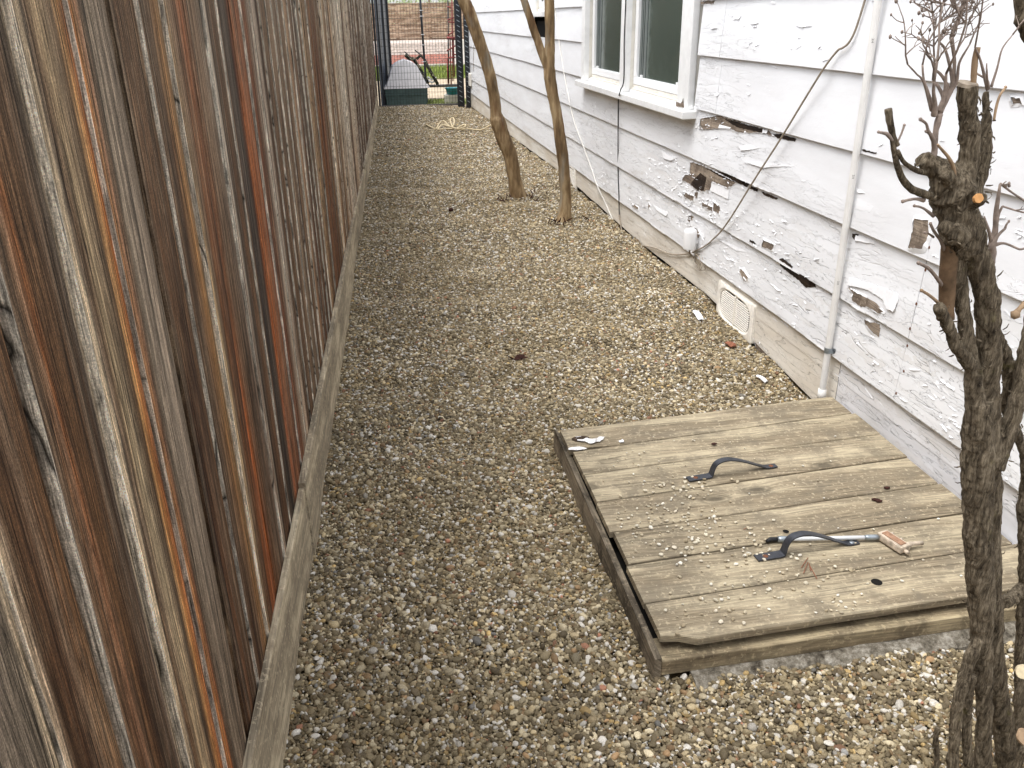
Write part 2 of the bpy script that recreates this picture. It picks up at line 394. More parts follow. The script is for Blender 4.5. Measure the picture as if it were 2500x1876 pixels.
M['cable'] = simple('grey_brown_cable', lin(150, 138, 122), 0.6, 0.3, 0, 0.2, 30, 0.1)
M['cablew'] = simple('white_cable', lin(216, 213, 206), 0.5, 0.3, 0, 0.06, 30, 0)
M['twine'] = simple('pale_twine', lin(206, 190, 158), 0.9, 0.1, 0, 0.2, 200, 0.3)
M['bark'] = mat_bark_dark(); M['myrtle'] = mat_bark_myrtle()
M['twig'] = simple('twig_bark', lin(142, 128, 118), 0.85, 0.2, 0, 0.3, 90, 0.3)
M['shoot'] = simple('brown_shoot_bark', lin(104, 84, 64), 0.85, 0.2, 0, 0.4, 60, 0.5)
M['twigtan'] = simple('peeled_twig', lin(156, 132, 106), 0.8, 0.2, 0, 0.25, 60, 0.3)
M['cut'] = simple('cut_wood', lin(196, 146, 94), 0.8, 0.2, 0, 0.2, 150, 0.4)
M['palecut'] = simple('pale_cut_wood', lin(222, 206, 172), 0.8, 0.2, 0, 0.15, 120, 0.3)
M['concrete'] = mat_concrete()
M['soil'] = simple('gravel_bed_soil', lin(92, 79, 58), 0.95, 0.1, 0, 0.35, 40, 0.6, 0.01)
M['earth'] = simple('bare_earth', lin(176, 160, 138), 0.95, 0.1, 0, 0.25, 3, 0.5, 0.02)
M['pebble'] = mat_tint('pea_gravel_stone')
M['pebpt'] = mat_tintpt('loose_pebble_stone')
M['glass'] = mat_glass()
M['reflection'] = simple('grey_frame_reflection', lin(104, 110, 108), 0.6, 0.3, 0, 0.2, 6, 0)  # grey of the frame reflections imitated on the panes
M['curtain'] = simple('green_curtain', lin(50, 58, 52), 0.8, 0.2, 0, 0.2, 8, 0)
M['blackmetal'] = simple('black_steel_frame', lin(40, 42, 46), 0.45, 0.4, 0.2, 0.3, 30, 0.2)
M['wire'] = simple('dark_wire', lin(52, 54, 56), 0.5, 0.4, 0.3, 0.2, 30, 0)
M['tarp'] = simple('grey_tarp', lin(82, 90, 102), 0.5, 0.35, 0, 0.3, 4, 0.3, 0.01)
M['lid'] = simple('pale_grey_plastic', lin(238, 236, 238), 0.5, 0.3, 0, 0.08, 12, 0.1)
M['greenp'] = simple('dark_green_plastic', lin(84, 106, 104), 0.5, 0.3, 0, 0.2, 12, 0.1)
M['teal'] = simple('teal_plastic', lin(36, 128, 140), 0.45, 0.4, 0, 0.1, 20, 0)
M['redm'] = simple('red_painted_metal', lin(150, 74, 70), 0.6, 0.3, 0, 0.2, 40, 0.1)
M['greym'] = simple('grey_pipe', lin(104, 100, 98), 0.5, 0.4, 0.2, 0.2, 30, 0.1)
M['ties'] = simple('white_tie', lin(226, 226, 226), 0.5, 0.3, 0, 0.05, 20, 0)
M['leafd'] = simple('dry_dark_leaf', lin(58, 34, 28), 0.8, 0.2, 0, 0.4, 80, 0.4)
M['redleaf'] = simple('reddish_leaf', lin(132, 86, 66), 0.8, 0.2, 0, 0.3, 80, 0.4)
M['grass'] = simple('grass_blade', lin(128, 140, 70), 0.7, 0.2, 0, 0.4, 5, 0)
M['lawn'] = simple('lawn_ground', lin(122, 128, 78), 0.9, 0.1, 0, 0.4, 4, 0.4, 0.02)
M['paver'] = simple('pale_paving', lin(206, 200, 190), 0.85, 0.2, 0, 0.15, 8, 0.3, 0.004)
M['brick'] = simple('pale_red_brick', lin(196, 136, 124), 0.85, 0.2, 0, 0.3, 7, 0.4, 0.01)
M['brickpale'] = simple('pale_pink_stone', lin(232, 214, 208), 0.85, 0.2, 0, 0.15, 7, 0.4, 0.01)
M['mortar'] = simple('mortar', lin(232, 224, 218), 0.9, 0.1, 0, 0.1, 20, 0.2)
M['backwood'] = mat_plank('old_fence_plank', lin(134, 112, 94), lin(186, 160, 138), lin(112, 86, 68), 'x', 0.5, knots=False)
M['foliage'] = simple('bush_leaf', lin(186, 200, 160), 0.7, 0.2, 0, 0.4, 6, 0)
M['bush'] = simple('bush_stem', lin(110, 90, 70), 0.8, 0.2, 0, 0.3, 20, 0)

# camouflage cloth
def mat_camo():
    t = NT('camouflage_cloth', 0.8, 0.2); p = t.pos()
    n = t.noise(p, 14, 4, 0.6); n2 = t.noise(t.mapv(p, (1, 1, 1), (4, 2, 9)), 18, 3)
    c = t.ramp(n, [(0.42, lin(26, 26, 22)), (0.5, lin(78, 76, 58)), (0.58, lin(36, 36, 30))], 'CONSTANT')
    c = t.mix(t.ramp(n2, [(0.58, 0), (0.6, 1)]), c, lin(158, 150, 126)); t.col(c); return t.m
M['camo'] = mat_camo()

# ------------------------------------------------------------------ ground
def g_h(x, y):
    """height of the gravel surface"""
    hy = np.interp(y, [0.5, 2.6, 3.0, 4.4, 5.6, 8.2, 12, 16.5], [0.0, -0.05, -0.066, 0.02, 0.0, 0.05, 0.0, -0.06])
    s = np.clip((x - 0.7) / 1.0, 0, 1); s = s * s * (3 - 2 * s)
    f = np.clip((0.1 - x) / 0.4, 0, 1); f = f * f * (3 - 2 * f)
    return hy * s + 0.024 * f
def undul(x, y):
    return 0.008 * np.sin(y * 4.3 + 1.7 * np.sin(x * 2.1 + y * 0.7)) * np.sin(x * 2.3 + 0.9 * y) + 0.009 * np.sin(y * 11.0 + x * 1.3 + 2 * np.sin(y * 1.7)) + 0.006 * np.sin(3.3 * x - 2.1 * y + 1.2)

def fence_x(y): return -0.362 + FK * y

gv, gf = [], []
ys = np.concatenate([np.linspace(-3, 0, 4), np.linspace(0.1, 16.5, 165)]); xs = np.linspace(-0.5, 1.86, 40)
for y in ys:
    for x in xs:
        xq = x + (FK * y if x < 0 else 0); gv.append((xq, y, float(g_h(xq, y) + undul(xq, y)) - 0.014))
nx = len(xs)
for j in range(len(ys) - 1):
    for i in range(nx - 1): gf.append((j * nx + i, j * nx + i + 1, (j + 1) * nx + i + 1, (j + 1) * nx + i))
tag(mk('gravel_bed', gv, gf, M['soil'], smooth=True), kind='structure')
mb = MB(); mb.add([(-300, -300, -0.12), (300, -300, -0.12), (300, 500, -0.12), (-300, 500, -0.12)], [(0, 1, 2, 3)])
tag(mb.make('ground', M['earth']), kind='structure')
# yard behind the gate
yv, yf = [], []
for j, y in enumerate(np.linspace(16.5, 36, 40)):
    for i, x in enumerate(np.linspace(-6, 9, 31)):
        yv.append((x, y, -0.05 + 0.012 * math.sin(x * 3 + y * 2) + 0.0 * y))
for j in range(39):
    for i in range(30): yf.append((j * 31 + i, j * 31 + i + 1, (j + 1) * 31 + i + 1, (j + 1) * 31 + i))
tag(mk('yard_ground', yv, yf, M['earth'], smooth=True), kind='structure')

# ------------------------------------------------------------------ gravel: every stone a real pebble
PAL = [((144, 129, 98), .24), ((110, 97, 72), .24), ((178, 164, 132), .15), ((82, 71, 54), .15), ((216, 209, 192), .10),
       ((124, 98, 68), .05), ((160, 134, 86), .035), ((138, 92, 70), .008), ((112, 112, 108), .012)]
PALC = np.array([lin(*c)[:3] for c, _ in PAL]); PALP = np.array([p for _, p in PAL]); PALP = PALP / PALP.sum()

def pebble_field(regions):
    P, R, S, T, V = [], [], [], [], []
    for (y0, y1, sp, size, lift) in regions:
        xa = np.arange(-0.40, 1.84, sp); ya = np.arange(y0, y1, sp * 0.87)
        X, Y = np.meshgrid(xa, ya); X = X + (np.arange(len(ya)) % 2)[:, None] * sp / 2
        X = X + RNG.uniform(-.45, .45, X.shape) * sp; Y = Y + RNG.uniform(-.45, .45, Y.shape) * sp
        X = X.ravel(); Y = Y.ravel()
        k = (X > fence_x(Y) - 0.01) & (X < 1.774) & ~((X > 0.60) & (X < 1.68) & (Y > 1.52) & (Y < 2.72)) & ~((X > 0.69) & (X < 1.7) & (Y > 1.502 + 0.010 * np.sin(X * 17) + 0.006 * np.sin(X * 53)) & (Y < 1.6))
        X, Y = X[k], Y[k]; n = len(X)
        sz = size * np.exp(RNG.normal(0, 0.33, n)); sz = np.clip(sz, size * 0.45, size * 2.2)
        Z = g_h(X, Y) + undul(X, Y) + RNG.uniform(-0.5, 0.55, n) * size * 0.6 + lift
        P.append(np.stack([X, Y, Z], 1))
        R.append(np.stack([RNG.normal(0, 0.34, n), RNG.normal(0, 0.34, n), RNG.uniform(0, 6.28, n)], 1))
        S.append(np.stack([sz * RNG.uniform(0.42, 0.68, n), sz * RNG.uniform(0.34, 0.52, n), sz * RNG.uniform(0.24, 0.42, n)], 1))
        # patchy tone: fines and damp streaks change the mix a little
        c = PALC[RNG.choice(len(PALC), n, p=PALP)] * np.clip(np.exp(RNG.normal(0.12, 0.40, (n, 1))), 0.4, 2.6) * np.array([0.95, 0.975, 1.07]); c = c * np.minimum(1, 0.78 / c.max(1))[:, None]
        dust = 0.5 + 0.5 * np.sin(X * 5.1 + 2 * np.sin(Y * 2.9)) * np.sin(Y * 3.7 + X)
        pull = (0.12 + 0.22 * dust)[:, None]
        c = c * (1 - pull) + np.array(lin(134, 118, 86)[:3]) * pull
        c = c * (0.92 + 0.07 * np.sin(Y * 7.7 + 3 * np.sin(X * 1.9 + Y)) * np.sin(X * 3.1 - Y * 1.3))[:, None]
        T.append(np.concatenate([c, np.ones((n, 1))], 1)); V.append(RNG.integers(0, 8, n))
    return [np.concatenate(q) for q in (P, R, S, T, V)]

def pebble_tree():
    ng = bpy.data.node_groups.new('pebble_scatter', 'GeometryNodeTree')
    ng.interface.new_socket('Geometry', in_out='INPUT', socket_type='NodeSocketGeometry')
    ng.interface.new_socket('Geometry', in_out='OUTPUT', socket_type='NodeSocketGeometry')
    N = ng.nodes; L = ng.links
    gi = N.new('NodeGroupInput'); go = N.new('NodeGroupOutput')
    g2i = N.new('GeometryNodeGeometryToInstance')
    for k in range(8):
        ico = N.new('GeometryNodeMeshIcoSphere'); ico.inputs['Radius'].default_value = 1.0; ico.inputs['Subdivisions'].default_value = 2 if k < 8 else 1
        nz = N.new('ShaderNodeTexNoise'); nz.noise_dimensions = '4D'; nz.inputs['W'].default_value = 3.7 * k; nz.inputs['Scale'].default_value = 0.75; nz.inputs['Detail'].default_value = 1.0
        ps = N.new('GeometryNodeInputPosition'); L.new(ps.outputs[0], nz.inputs['Vector'])
        sub = N.new('ShaderNodeVectorMath'); sub.operation = 'SUBTRACT'; L.new(nz.outputs['Color'], sub.inputs[0]); sub.inputs[1].default_value = (0.5, 0.5, 0.5)
        scl = N.new('ShaderNodeVectorMath'); scl.operation = 'SCALE'; L.new(sub.outputs[0], scl.inputs[0]); scl.inputs['Scale'].default_value = 1.15
        sp = N.new('GeometryNodeSetPosition'); L.new(ico.outputs['Mesh'], sp.inputs['Geometry']); L.new(scl.outputs[0], sp.inputs['Offset'])
        sm = N.new('GeometryNodeSetMaterial'); sm.inputs['Material'].default_value = M['pebble']; L.new(sp.outputs[0], sm.inputs['Geometry'])
        ss = N.new('GeometryNodeSetShadeSmooth'); L.new(sm.outputs[0], ss.inputs['Geometry'])
        L.new(ss.outputs[0], g2i.inputs[0])
    iop = N.new('GeometryNodeInstanceOnPoints'); L.new(gi.outputs[0], iop.inputs['Points']); L.new(g2i.outputs[0], iop.inputs['Instance'])
    iop.inputs['Pick Instance'].default_value = True
    def att(name, typ):
        a = N.new('GeometryNodeInputNamedAttribute'); a.data_type = typ; a.inputs['Name'].default_value = name
        return a.outputs['Attribute']
    L.new(att('vid', 'INT'), iop.inputs['Instance Index']); L.new(att('rot', 'FLOAT_VECTOR'), iop.inputs['Rotation']); L.new(att('scl', 'FLOAT_VECTOR'), iop.inputs['Scale'])
    L.new(iop.outputs[0], go.inputs[0])
    return ng
PEB_NG = pebble_tree()
def pebble_object(name, P, R, S, T, V, label=None):
    me = bpy.data.meshes.new(name); me.vertices.add(len(P)); me.vertices.foreach_set('co', P.astype(np.float32).ravel())
    for nm, ty, key, d in (('rot', 'FLOAT_VECTOR', 'vector', R), ('scl', 'FLOAT_VECTOR', 'vector', S), ('tint', 'FLOAT_COLOR', 'color', T), ('vid', 'INT', 'value', V)):
        a = me.attributes.new(nm, ty, 'POINT'); a.data.foreach_set(key, d.astype(np.float32 if ty != 'INT' else np.int32).ravel())
    me.materials.append(M['pebble'])
    o = bpy.data.objects.new(name, me); COL.objects.link(o); md = o.modifiers.new('scatter', 'NODES'); md.node_group = PEB_NG
    return o
fld = pebble_field([(0.5, 3.3, 0.0070, 0.0092, 0.0), (0.5, 3.3, 0.018, 0.0122, 0.003), (3.3, 5.6, 0.0082, 0.0104, 0.0), (3.3, 5.6, 0.022, 0.0125, 0.003), (5.6, 9.0, 0.0102, 0.0130, 0.0), (9.0, 16.5, 0.0130, 0.0165, 0.0)])
tag(pebble_object('gravel', *fld), 'pea gravel in tan, grey and white covering the side yard path', 'gravel', kind='stuff')

# ------------------------------------------------------------------ fence
fence = thing('wooden_fence', (fence_x(8), 8, 0), 'weathered brown wooden board fence along the left of the gravel path', 'fence')
STR = [(-60, (120, 96, 72)), (0, (86, 66, 48)), (14, (96, 68, 44)), (32, (168, 110, 56)), (50, (112, 88, 64)), (85, (90, 72, 54)), (118, (78, 66, 58)), (134, (98, 92, 86)), (140, (196, 188, 172)), (156, (200, 190, 170)), (162, (70, 64, 58)),
       (175, (120, 112, 98)), (195, (206, 196, 170)), (222, (126, 118, 104)), (236, (84, 70, 54)), (246, (206, 172, 126)), (262, (190, 134, 76)), (275, (146, 90, 44)), (284, (196, 150, 98)), (291, (150, 96, 50)), (298, (56, 46, 38)), (309, (110, 104, 96)), (335, (128, 122, 114)), (362, (118, 112, 104)), (378, (86, 76, 66)), (384, (30, 24, 20)),
       (392, (78, 56, 42)), (412, (62, 46, 36)), (432, (96, 80, 64)), (452, (104, 92, 80)), (472, (140, 112, 78)), (488, (160, 140, 108)), (496, (176, 162, 136)), (502, (40, 32, 26)), (512, (128, 84, 48)), (530, (168, 106, 54)), (538, (130, 80, 42)), (548, (104, 92, 80)), (572, (110, 102, 94)), (580, (188, 184, 176)), (588, (46, 38, 32)),
       (600, (84, 64, 48)), (615, (66, 58, 54)), (630, (60, 54, 50)), (640, (160, 98, 50)), (668, (112, 68, 40)), (676, (130, 124, 116)), (692, (164, 158, 150)), (697, (70, 56, 44)), (712, (98, 80, 62)), (730, (126, 116, 104)), (745, (96, 62, 42)), (758, (86, 60, 44))]
stripe = sorted(((onf((p, 600)).y), lin(*c)[:3]) for p, c in STR)
far = [(3.05, (92, 76, 60)), (3.2, (140, 128, 112)), (3.35, (98, 66, 44)), (3.6, (72, 58, 46)), (3.8, (150, 138, 120)), (4.0, (104, 84, 62)), (4.3, (112, 72, 44)), (4.6, (90, 76, 62)), (4.85, (176, 166, 150)), (5.1, (126, 108, 84)), (5.4, (110, 92, 70)),
       (5.7, (164, 156, 144)), (6.2, (192, 186, 176)), (6.6, (180, 172, 160)), (6.8, (80, 66, 54)), (7.1, (186, 180, 170)), (7.6, (150, 138, 122)), (7.9, (88, 70, 56)), (8.6, (78, 60, 48)), (9.4, (100, 80, 62)), (10.2, (74, 58, 46)), (11.4, (84, 66, 52)), (12.6, (66, 52, 42)), (14.5, (78, 62, 50)), (17, (62, 50, 42))]
stripe = [(y, lin(*c)[:3]) for y, c in ((-1, (96, 78, 60)), (0.3, (110, 104, 96)), (0.60, (124, 118, 110)), (0.640, (132, 126, 116)), (0.650, (206, 196, 176)), (0.664, (160, 150, 136)), (0.676, (66, 52, 40)), (0.715, (80, 56, 38)))] + [q for q in stripe if 0.74 < q[0] < 3.0] + [(y, lin(*c)[:3]) for y, c in far]
SY = np.array([q[0] for q in stripe]); SCOL = np.array([q[1] for q in stripe])
def fence_col(y, z):
    y = y + 0.016 * mnoise.noise(Vector((y * 3.1, z * 0.9, 6.2))) + 0.006 * mnoise.noise(Vector((y * 16, z * 1.6, 2.2)))
    c = np.array([np.interp(y, SY, SCOL[:, k]) for k in range(3)]); c = (c ** 1.28) * np.array([1.86, 1.66, 1.46])
    if y < 2.9:
        c = c * (1 + 0.55 * mnoise.noise(Vector((y * 42, 1.1, z * 1.5))) + 0.45 * mnoise.noise(Vector((y * 120, 4.1, z * 2.2))))
    else:
        v = mnoise.noise(Vector((y * 9.0, 3.1, z * 0.14))) * 0.7 + mnoise.noise(Vector((y * 31.0, 8.1, z * 0.22))) * 0.7
        c = c * max(0.12, 1 + 1.15 * v); c = c * (c.mean() / 0.12) ** 0.35
    if c[0] > 2.1 * c[2]:
        m = 0.28 + 0.45 * max(0, min(1, 0.4 + 1.3 * mnoise.noise(Vector((y * 14, z * 1.5, 3.3)))))
        c = c * (1 - m) + np.array(lin(104, 76, 52)[:3]) * m
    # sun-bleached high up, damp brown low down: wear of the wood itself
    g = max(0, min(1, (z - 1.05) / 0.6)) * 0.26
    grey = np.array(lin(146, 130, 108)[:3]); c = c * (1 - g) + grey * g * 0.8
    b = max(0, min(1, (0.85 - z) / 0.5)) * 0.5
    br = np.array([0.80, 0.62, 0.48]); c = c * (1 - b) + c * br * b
    c = c * min(1.0, 0.5 / max(c.max(), 1e-4)); return tuple(np.maximum(c, 0.008)) + (1.0,)
edges = [-0.82, -0.53, -0.24, 0.05, 0.35, 0.650, 0.926, 1.259, 1.532, 1.825, 2.14, 2.455]
while edges[-1] < 16.3: edges.append(edges[-1] + random.uniform(0.27, 0.31))
half = []
for a_, b_ in zip(edges[:-1], edges[1:]): half += [a_, a_ + (b_ - a_) * random.uniform(0.46, 0.54)]
edges = half + [edges[-1]]
for bi in range(len(edges) - 1):
    y0, y1 = edges[bi] + 0.0015, edges[bi + 1] - random.choice([0.0015, 0.003, 0.007, 0.010, 0.015])
    nc = 38 if y1 > 0.4 and y0 < 3 else 12
    nr = 22 if y1 > 0.4 and y0 < 3 else 14
    lip0 = random.uniform(0.0005, 0.0045); lip1 = random.uniform(-0.0012, 0.0010)   # near edge stands proud
    if abs(edges[bi] - 0.926) < 0.01: lip0 = 0.009
    if abs(edges[bi] - 1.825) < 0.01: lip0 = 0.006
    cup = random.uniform(-0.002, 0.003); sd = random.uniform(0, 99)
    top = 1.93 + random.uniform(-0.02, 0.02)
    us = list(np.linspace(0, 1, nc)); vs, ts = [], []
    cols = [(-1, 0)] + [(u, None) for u in us] + [(2, 0)]
    zs = np.linspace(0.04, top, nr)
    for z in zs:
        for (u, _) in cols:
            uu = min(max(u, 0), 1); y = y0 + (y1 - y0) * uu
            x = fence_x(y) + lip0 * (1 - uu) + lip1 * uu + cup * 4 * uu * (1 - uu) + 0.0015 * mnoise.noise(Vector((sd, uu * 3, z * 1.5)))
            c = fence_col(y, z)
            if u == -1: x -= 0.020; c = fence_col(y0 - 0.004, z)
            if u == 2: x -= 0.020
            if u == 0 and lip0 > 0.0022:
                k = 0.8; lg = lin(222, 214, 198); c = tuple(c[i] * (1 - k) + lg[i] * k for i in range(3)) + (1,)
            ywob = 0.0016 * mnoise.noise(Vector((sd + 5, z * 2.2, uu))) if uu in (0, 1) else 0
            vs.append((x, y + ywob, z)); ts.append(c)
    m = len(cols); fs = []
    for j in range(nr - 1):
        for i in range(m - 1): fs.append((j * m + i, j * m + i + 1, (j + 1) * m + i + 1, (j + 1) * m + i))
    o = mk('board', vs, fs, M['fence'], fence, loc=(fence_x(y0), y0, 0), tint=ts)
mb = MB(); mb.hexa([(fence_x(-1) - .0225, -1, 0), (fence_x(-1) - .0095, -1, 0), (fence_x(16.3) - .0095, 16.3, 0), (fence_x(16.3) - .0225, 16.3, 0), (fence_x(-1) - .0225, -1, 1.86), (fence_x(-1) - .0095, -1, 1.86), (fence_x(16.3) - .0095, 16.3, 1.86), (fence_x(16.3) - .0225, 16.3, 1.86)])
mb.make('dark_gap_backer', M['rot'], fence)  # dark sheet added behind the boards so the gaps read dark
mb = MB()
for z in (0.35, 1.0, 1.7): mb.hexa([(fence_x(-1) - .07, -1, z), (fence_x(-1) - .024, -1, z), (fence_x(16.3) - .024, 16.3, z), (fence_x(16.3) - .07, 16.3, z), (fence_x(-1) - .07, -1, z + .09), (fence_x(-1) - .024, -1, z + .09), (fence_x(16.3) - .024, 16.3, z + .09), (fence_x(16.3) - .07, 16.3, z + .09)])
mb.make('rail', M['curbside'], fence)
for i in range(8):
    y = 0.2 + i * 2.3; b = MB(); b.box((fence_x(y) - .17, y - .045, -.1), (fence_x(y) - .075, y + .045, 1.85)); b.make('post', M['curbside'], fence)
# kick planks
kp = [(-0.9, 2.17, 0.285, 0.262, 0.0), (2.175, 5.15, 0.275, 0.268, 0.004), (5.155, 8.1, 0.262, 0.215, 0.0), (8.105, 11.2, 0.235, 0.23, 0.003), (11.205, 16.3, 0.22, 0.20, 0.0)]
for (y0, y1, z0, z1, dx) in kp:
    n = 24; vs = []; fs = []; sd = random.uniform(0, 50)
    for i in range(n + 1):
        u = i / n; y = y0 + (y1 - y0) * u; zt = z0 + (z1 - z0) * u + 0.006 * mnoise.noise(Vector((sd, y * 1.7, 0))); xb = fence_x(y) + 0.004
        xf = xb + 0.015 + dx + 0.002 * mnoise.noise(Vector((sd, y * 2, 3)))
        vs += [(xb, y, -0.05), (xf + 0.002, y, -0.05), (xf, y, zt - 0.003), (xf - 0.003, y, zt), (xb, y, zt)]
    for i in range(n):
        a = i * 5; b = a + 5
        for k in range(4): fs.append((a + k, b + k, b + k + 1, a + k + 1))
    fs += [(4, 3, 2, 1, 0), tuple(n * 5 + k for k in range(5))]
    mk('kick_plank', vs, fs, M['kick'], fence, loc=(fence_x(y0), y0, 0))

# ------------------------------------------------------------------ house
house = thing('white_house', (1.8, 8, 0), 'old white house wall with lap siding and badly peeling paint', 'house')
SEAM = [0.208, 0.452, 0.737, 1.010, 1.287, 1.562, 1.835, 2.11, 2.385, 2.66, 2.93]
def face_x(z):
    for k in range(len(SEAM) - 1):
        if z < SEAM[k + 1]:
            return 1.760 + 0.016 * (z - SEAM[k]) / (SEAM[k + 1] - SEAM[k]) if z >= SEAM[k] else 1.782
    return 1.77
HY1 = 16.55
mb = MB(); mb.box((1.80, -4, -0.1), (6.0, 4.70, 3.0)); mb.box((1.80, 4.70, -0.1), (6.0, 7.40, 0.93)); mb.box((1.80, 4.70, 1.9), (6.0, 7.40, 3.0)); mb.box((1.80, 7.40, -0.1), (6.0, 8.85, 3.0)); mb.box((1.80, 8.85, -0.1), (6.0, 9.75, 1.45)); mb.box((1.80, 8.85, 2.0), (6.0, 9.75, 3.0)); mb.box((1.80, 9.75, -0.1), (6.0, HY1, 3.0)); mb.box((2.1, 4.70, 0.93), (6.0, 7.40, 1.9)); mb.box((2.1, 8.85, 1.45), (6.0, 9.75, 2.0))
mb.make('wall_core', M['dark'], house)
JOINT = {0: [2.50, 6.4, 9.9, 13.4], 1: [2.48, 8.9, 12.7], 2: [2.46, 6.93, 10.81, 14.2], 3: [1.1, 4.383, 9.3, 12.3], 4: [0.6, 4.385, 10.7, 14.0], 5: [2.2, 8.1, 13.0], 6: [1.0, 9.0], 7: [3.0, 11.0], 8: [5.0], 9: [8.0]}
BOARDS = {}
def siding_strip(k, y0, y1):
    z0, z1 = SEAM[k], SEAM[k + 1]; n = max(2, int((y1 - y0) / 0.07)); vs = []; fs = []; sd = k * 7.3 + y0
    prof = [(0.017, 0.0), (0.001, 0.0), (0.0, 0.002), (0.005, 0.09), (0.011, 0.18), (0.0165, None)]
    for i in range(n + 1):
        y = y0 + (y1 - y0) * i / n
        w = 0.0022 * mnoise.noise(Vector((sd, y * 1.1, 0))) + 0.0010 * mnoise.noise(Vector((sd, y * 6, 5)))
        zw = 0.0022 * mnoise.noise(Vector((k, y * 0.9, 9))) + 0.0012 * mnoise.noise(Vector((k, y * 9, 4)))
        for (dx, dz) in prof:
            zz = z1 + 0.006 if dz is None else z0 + dz + (zw if dz < 0.02 else 0)
            vs.append((1.760 + dx + (w if dx < 0.015 else 0), y, zz))
    m = len(prof)
    for i in range(n):
        for j in range(m - 1): fs.append((i * m + j, i * m + j + 1, (i + 1) * m + j + 1, (i + 1) * m + j))
    fs += [tuple(range(m)), tuple(n * m + j for j in range(m - 1, -1, -1))]
    o = mk('siding_board', vs, fs, M['paint'], house, loc=(1.76, y0, z0)); BOARDS.setdefault(k, []).append((y0, y1, o))
WIN1 = (4.70, 7.40, 0.955, 1.90); WIN2 = (8.86, 9.74, 1.47, 2.0)
for k in range(10):
    js = [-4.0] + JOINT[k] + [HY1]
    for a, b in zip(js[:-1], js[1:]):
        segs = [(a + 0.0012, b - 0.0012)]
        for (w0, w1, wz0, wz1) in (WIN1, WIN2):
            if SEAM[k + 1] > wz0 + 0.08 and SEAM[k] < wz1 - 0.02:
                ns = []
                for (s, e) in segs:
                    if e <= w0 or s >= w1: ns.append((s, e)); continue
                    if s < w0 - 0.01: ns.append((s, w0))
                    if e > w1 + 0.01: ns.append((w1, e))
                segs = ns
        for s, e in segs: siding_strip(k, s, e)
def board_at(y, z):
    for k in range(10):
        if SEAM[k] <= z < SEAM[k + 1]:
            for (a, b, o) in BOARDS[k]:
                if a <= y <= b: return o
    return house
# skirt under the siding
def skirt(y0, y1, mat, name):
    n = int((y1 - y0) / 0.1); vs = []; fs = []
    for i in range(n + 1):
        y = y0 + (y1 - y0) * i / n; zb = float(g_h(1.78, y)) + 0.013 + 0.006 * mnoise.noise(Vector((y * 3, 0, 1)))
        w = 0.002 * mnoise.noise(Vector((y * 2, 3, 1)))
        vs += [(1.806, y, zb), (1.779 + w, y, zb), (1.778 + w, y, zb + 0.01), (1.7795 + w, y, 0.118 + 0.004 * mnoise.noise(Vector((y * 7, 1, 1)))), (1.7775 + w, y, 0.120 + 0.004 * mnoise.noise(Vector((y * 7, 1, 1)))), (1.782, y, 0.23)]
    for i in range(n):
        for j in range(5): fs.append((i * 6 + j, i * 6 + j + 1, i * 6 + j + 7, i * 6 + j + 6))
    return mk(name, vs, fs, mat, house, loc=(1.78, y0, 0))
SKB = skirt(2.90, HY1, M['skirt'], 'foundation_skirt'); SKW = skirt(-4.0, 2.897, M['skirtw'], 'foundation_skirt')
SKW['label'] = 'whiter stretch of skirt board beside the hatch'
mb = MB(); mb.box((1.805, -4, -0.2), (1.83, HY1, 0.1)); mb.make('foundation', M['concrete'], house)

# --- peeling paint
def poly_on_wall(pts, zn):
    out = []
    for p in pts:
        q = onx(zn(*p), 1.766); q = onx(zn(*p), face_x(q.z)); out.append(Vector((face_x(q.z), q.y, q.z)))
    return out
def rough_outline(poly, step=0.012, jit=0.003, rnd=random):
    out = []
    for i, a in enumerate(poly):
        b = poly[(i + 1) % len(poly)]; n = max(1, int((b - a).length / step))
        for k in range(n):
            q = a.lerp(b, k / n); d = jit if n > 1 else jit * 0.4
            out.append(Vector((0, q.y + rnd.uniform(-d, d), q.z + rnd.uniform(-d, d) * 0.6)))
    return out
def bare_patch(pts, zn, mat, lift=0.0012, rim=True, name='bare_wood'):
    poly = poly_on_wall(pts, zn); o2 = rough_outline(poly)
    c = sum(poly, Vector()) / len(poly); par = board_at(c.y, c.z) if c.z > 0.21 else (SKB if c.y > 2.9 else SKW)
    vs = [(face_x(q.z) - lift, q.y, q.z) for q in o2]
    me = mk(name, vs, [tuple(range(len(vs)))], mat, par, loc=(c.x, c.y, c.z))
    bm = bmesh.new(); bm.from_mesh(me.data); bmesh.ops.triangulate(bm, faces=bm.faces[:]); bm.to_mesh(me.data); bm.free()
    if rim:
        rv, rf = [], []; n = len(o2); cc = sum(o2, Vector()) / n
        for q in o2:
            d = Vector((0, q.y - cc.y, q.z - cc.z)); d = d.normalized() if d.length > 0 else Vector((0, 0, 1))
            nz = mnoise.noise(Vector((q.y * 40, q.z * 60, 1.7)))
            h = max(0.0012, 0.0034 + 0.006 * nz); ov = 0.002 + 0.004 * max(0, mnoise.noise(Vector((q.y * 60, q.z * 60, 8))))
            a = q - d * ov; b = q + d * (0.012 + 0.008 * nz)
            rv += [(face_x(a.z) - lift - h, a.y, a.z), (face_x(b.z) - 0.0006, b.y, b.z)]
        for i in range(n):
            if mnoise.noise(Vector((i * 0.31, cc.y * 9, cc.z * 9))) < -0.28: continue
            j = (i + 1) % n; rf.append((2 * i, 2 * j, 2 * j + 1, 2 * i + 1))
        mk('paint_rim', rv, rf, M['flake'], par, loc=(c.x, c.y, c.z))
R2 = zone(4.15, 1480, 280); R3 = zone(4.742, 1650, 550); R4 = zone(3.32, 2000, 500); R6 = zone(2.765, 1700, 0); R1 = zone(5.1875, 1400, 0)
B, K = M['bare'], M['rot']  # K: rot colour with the shade of the holes put in
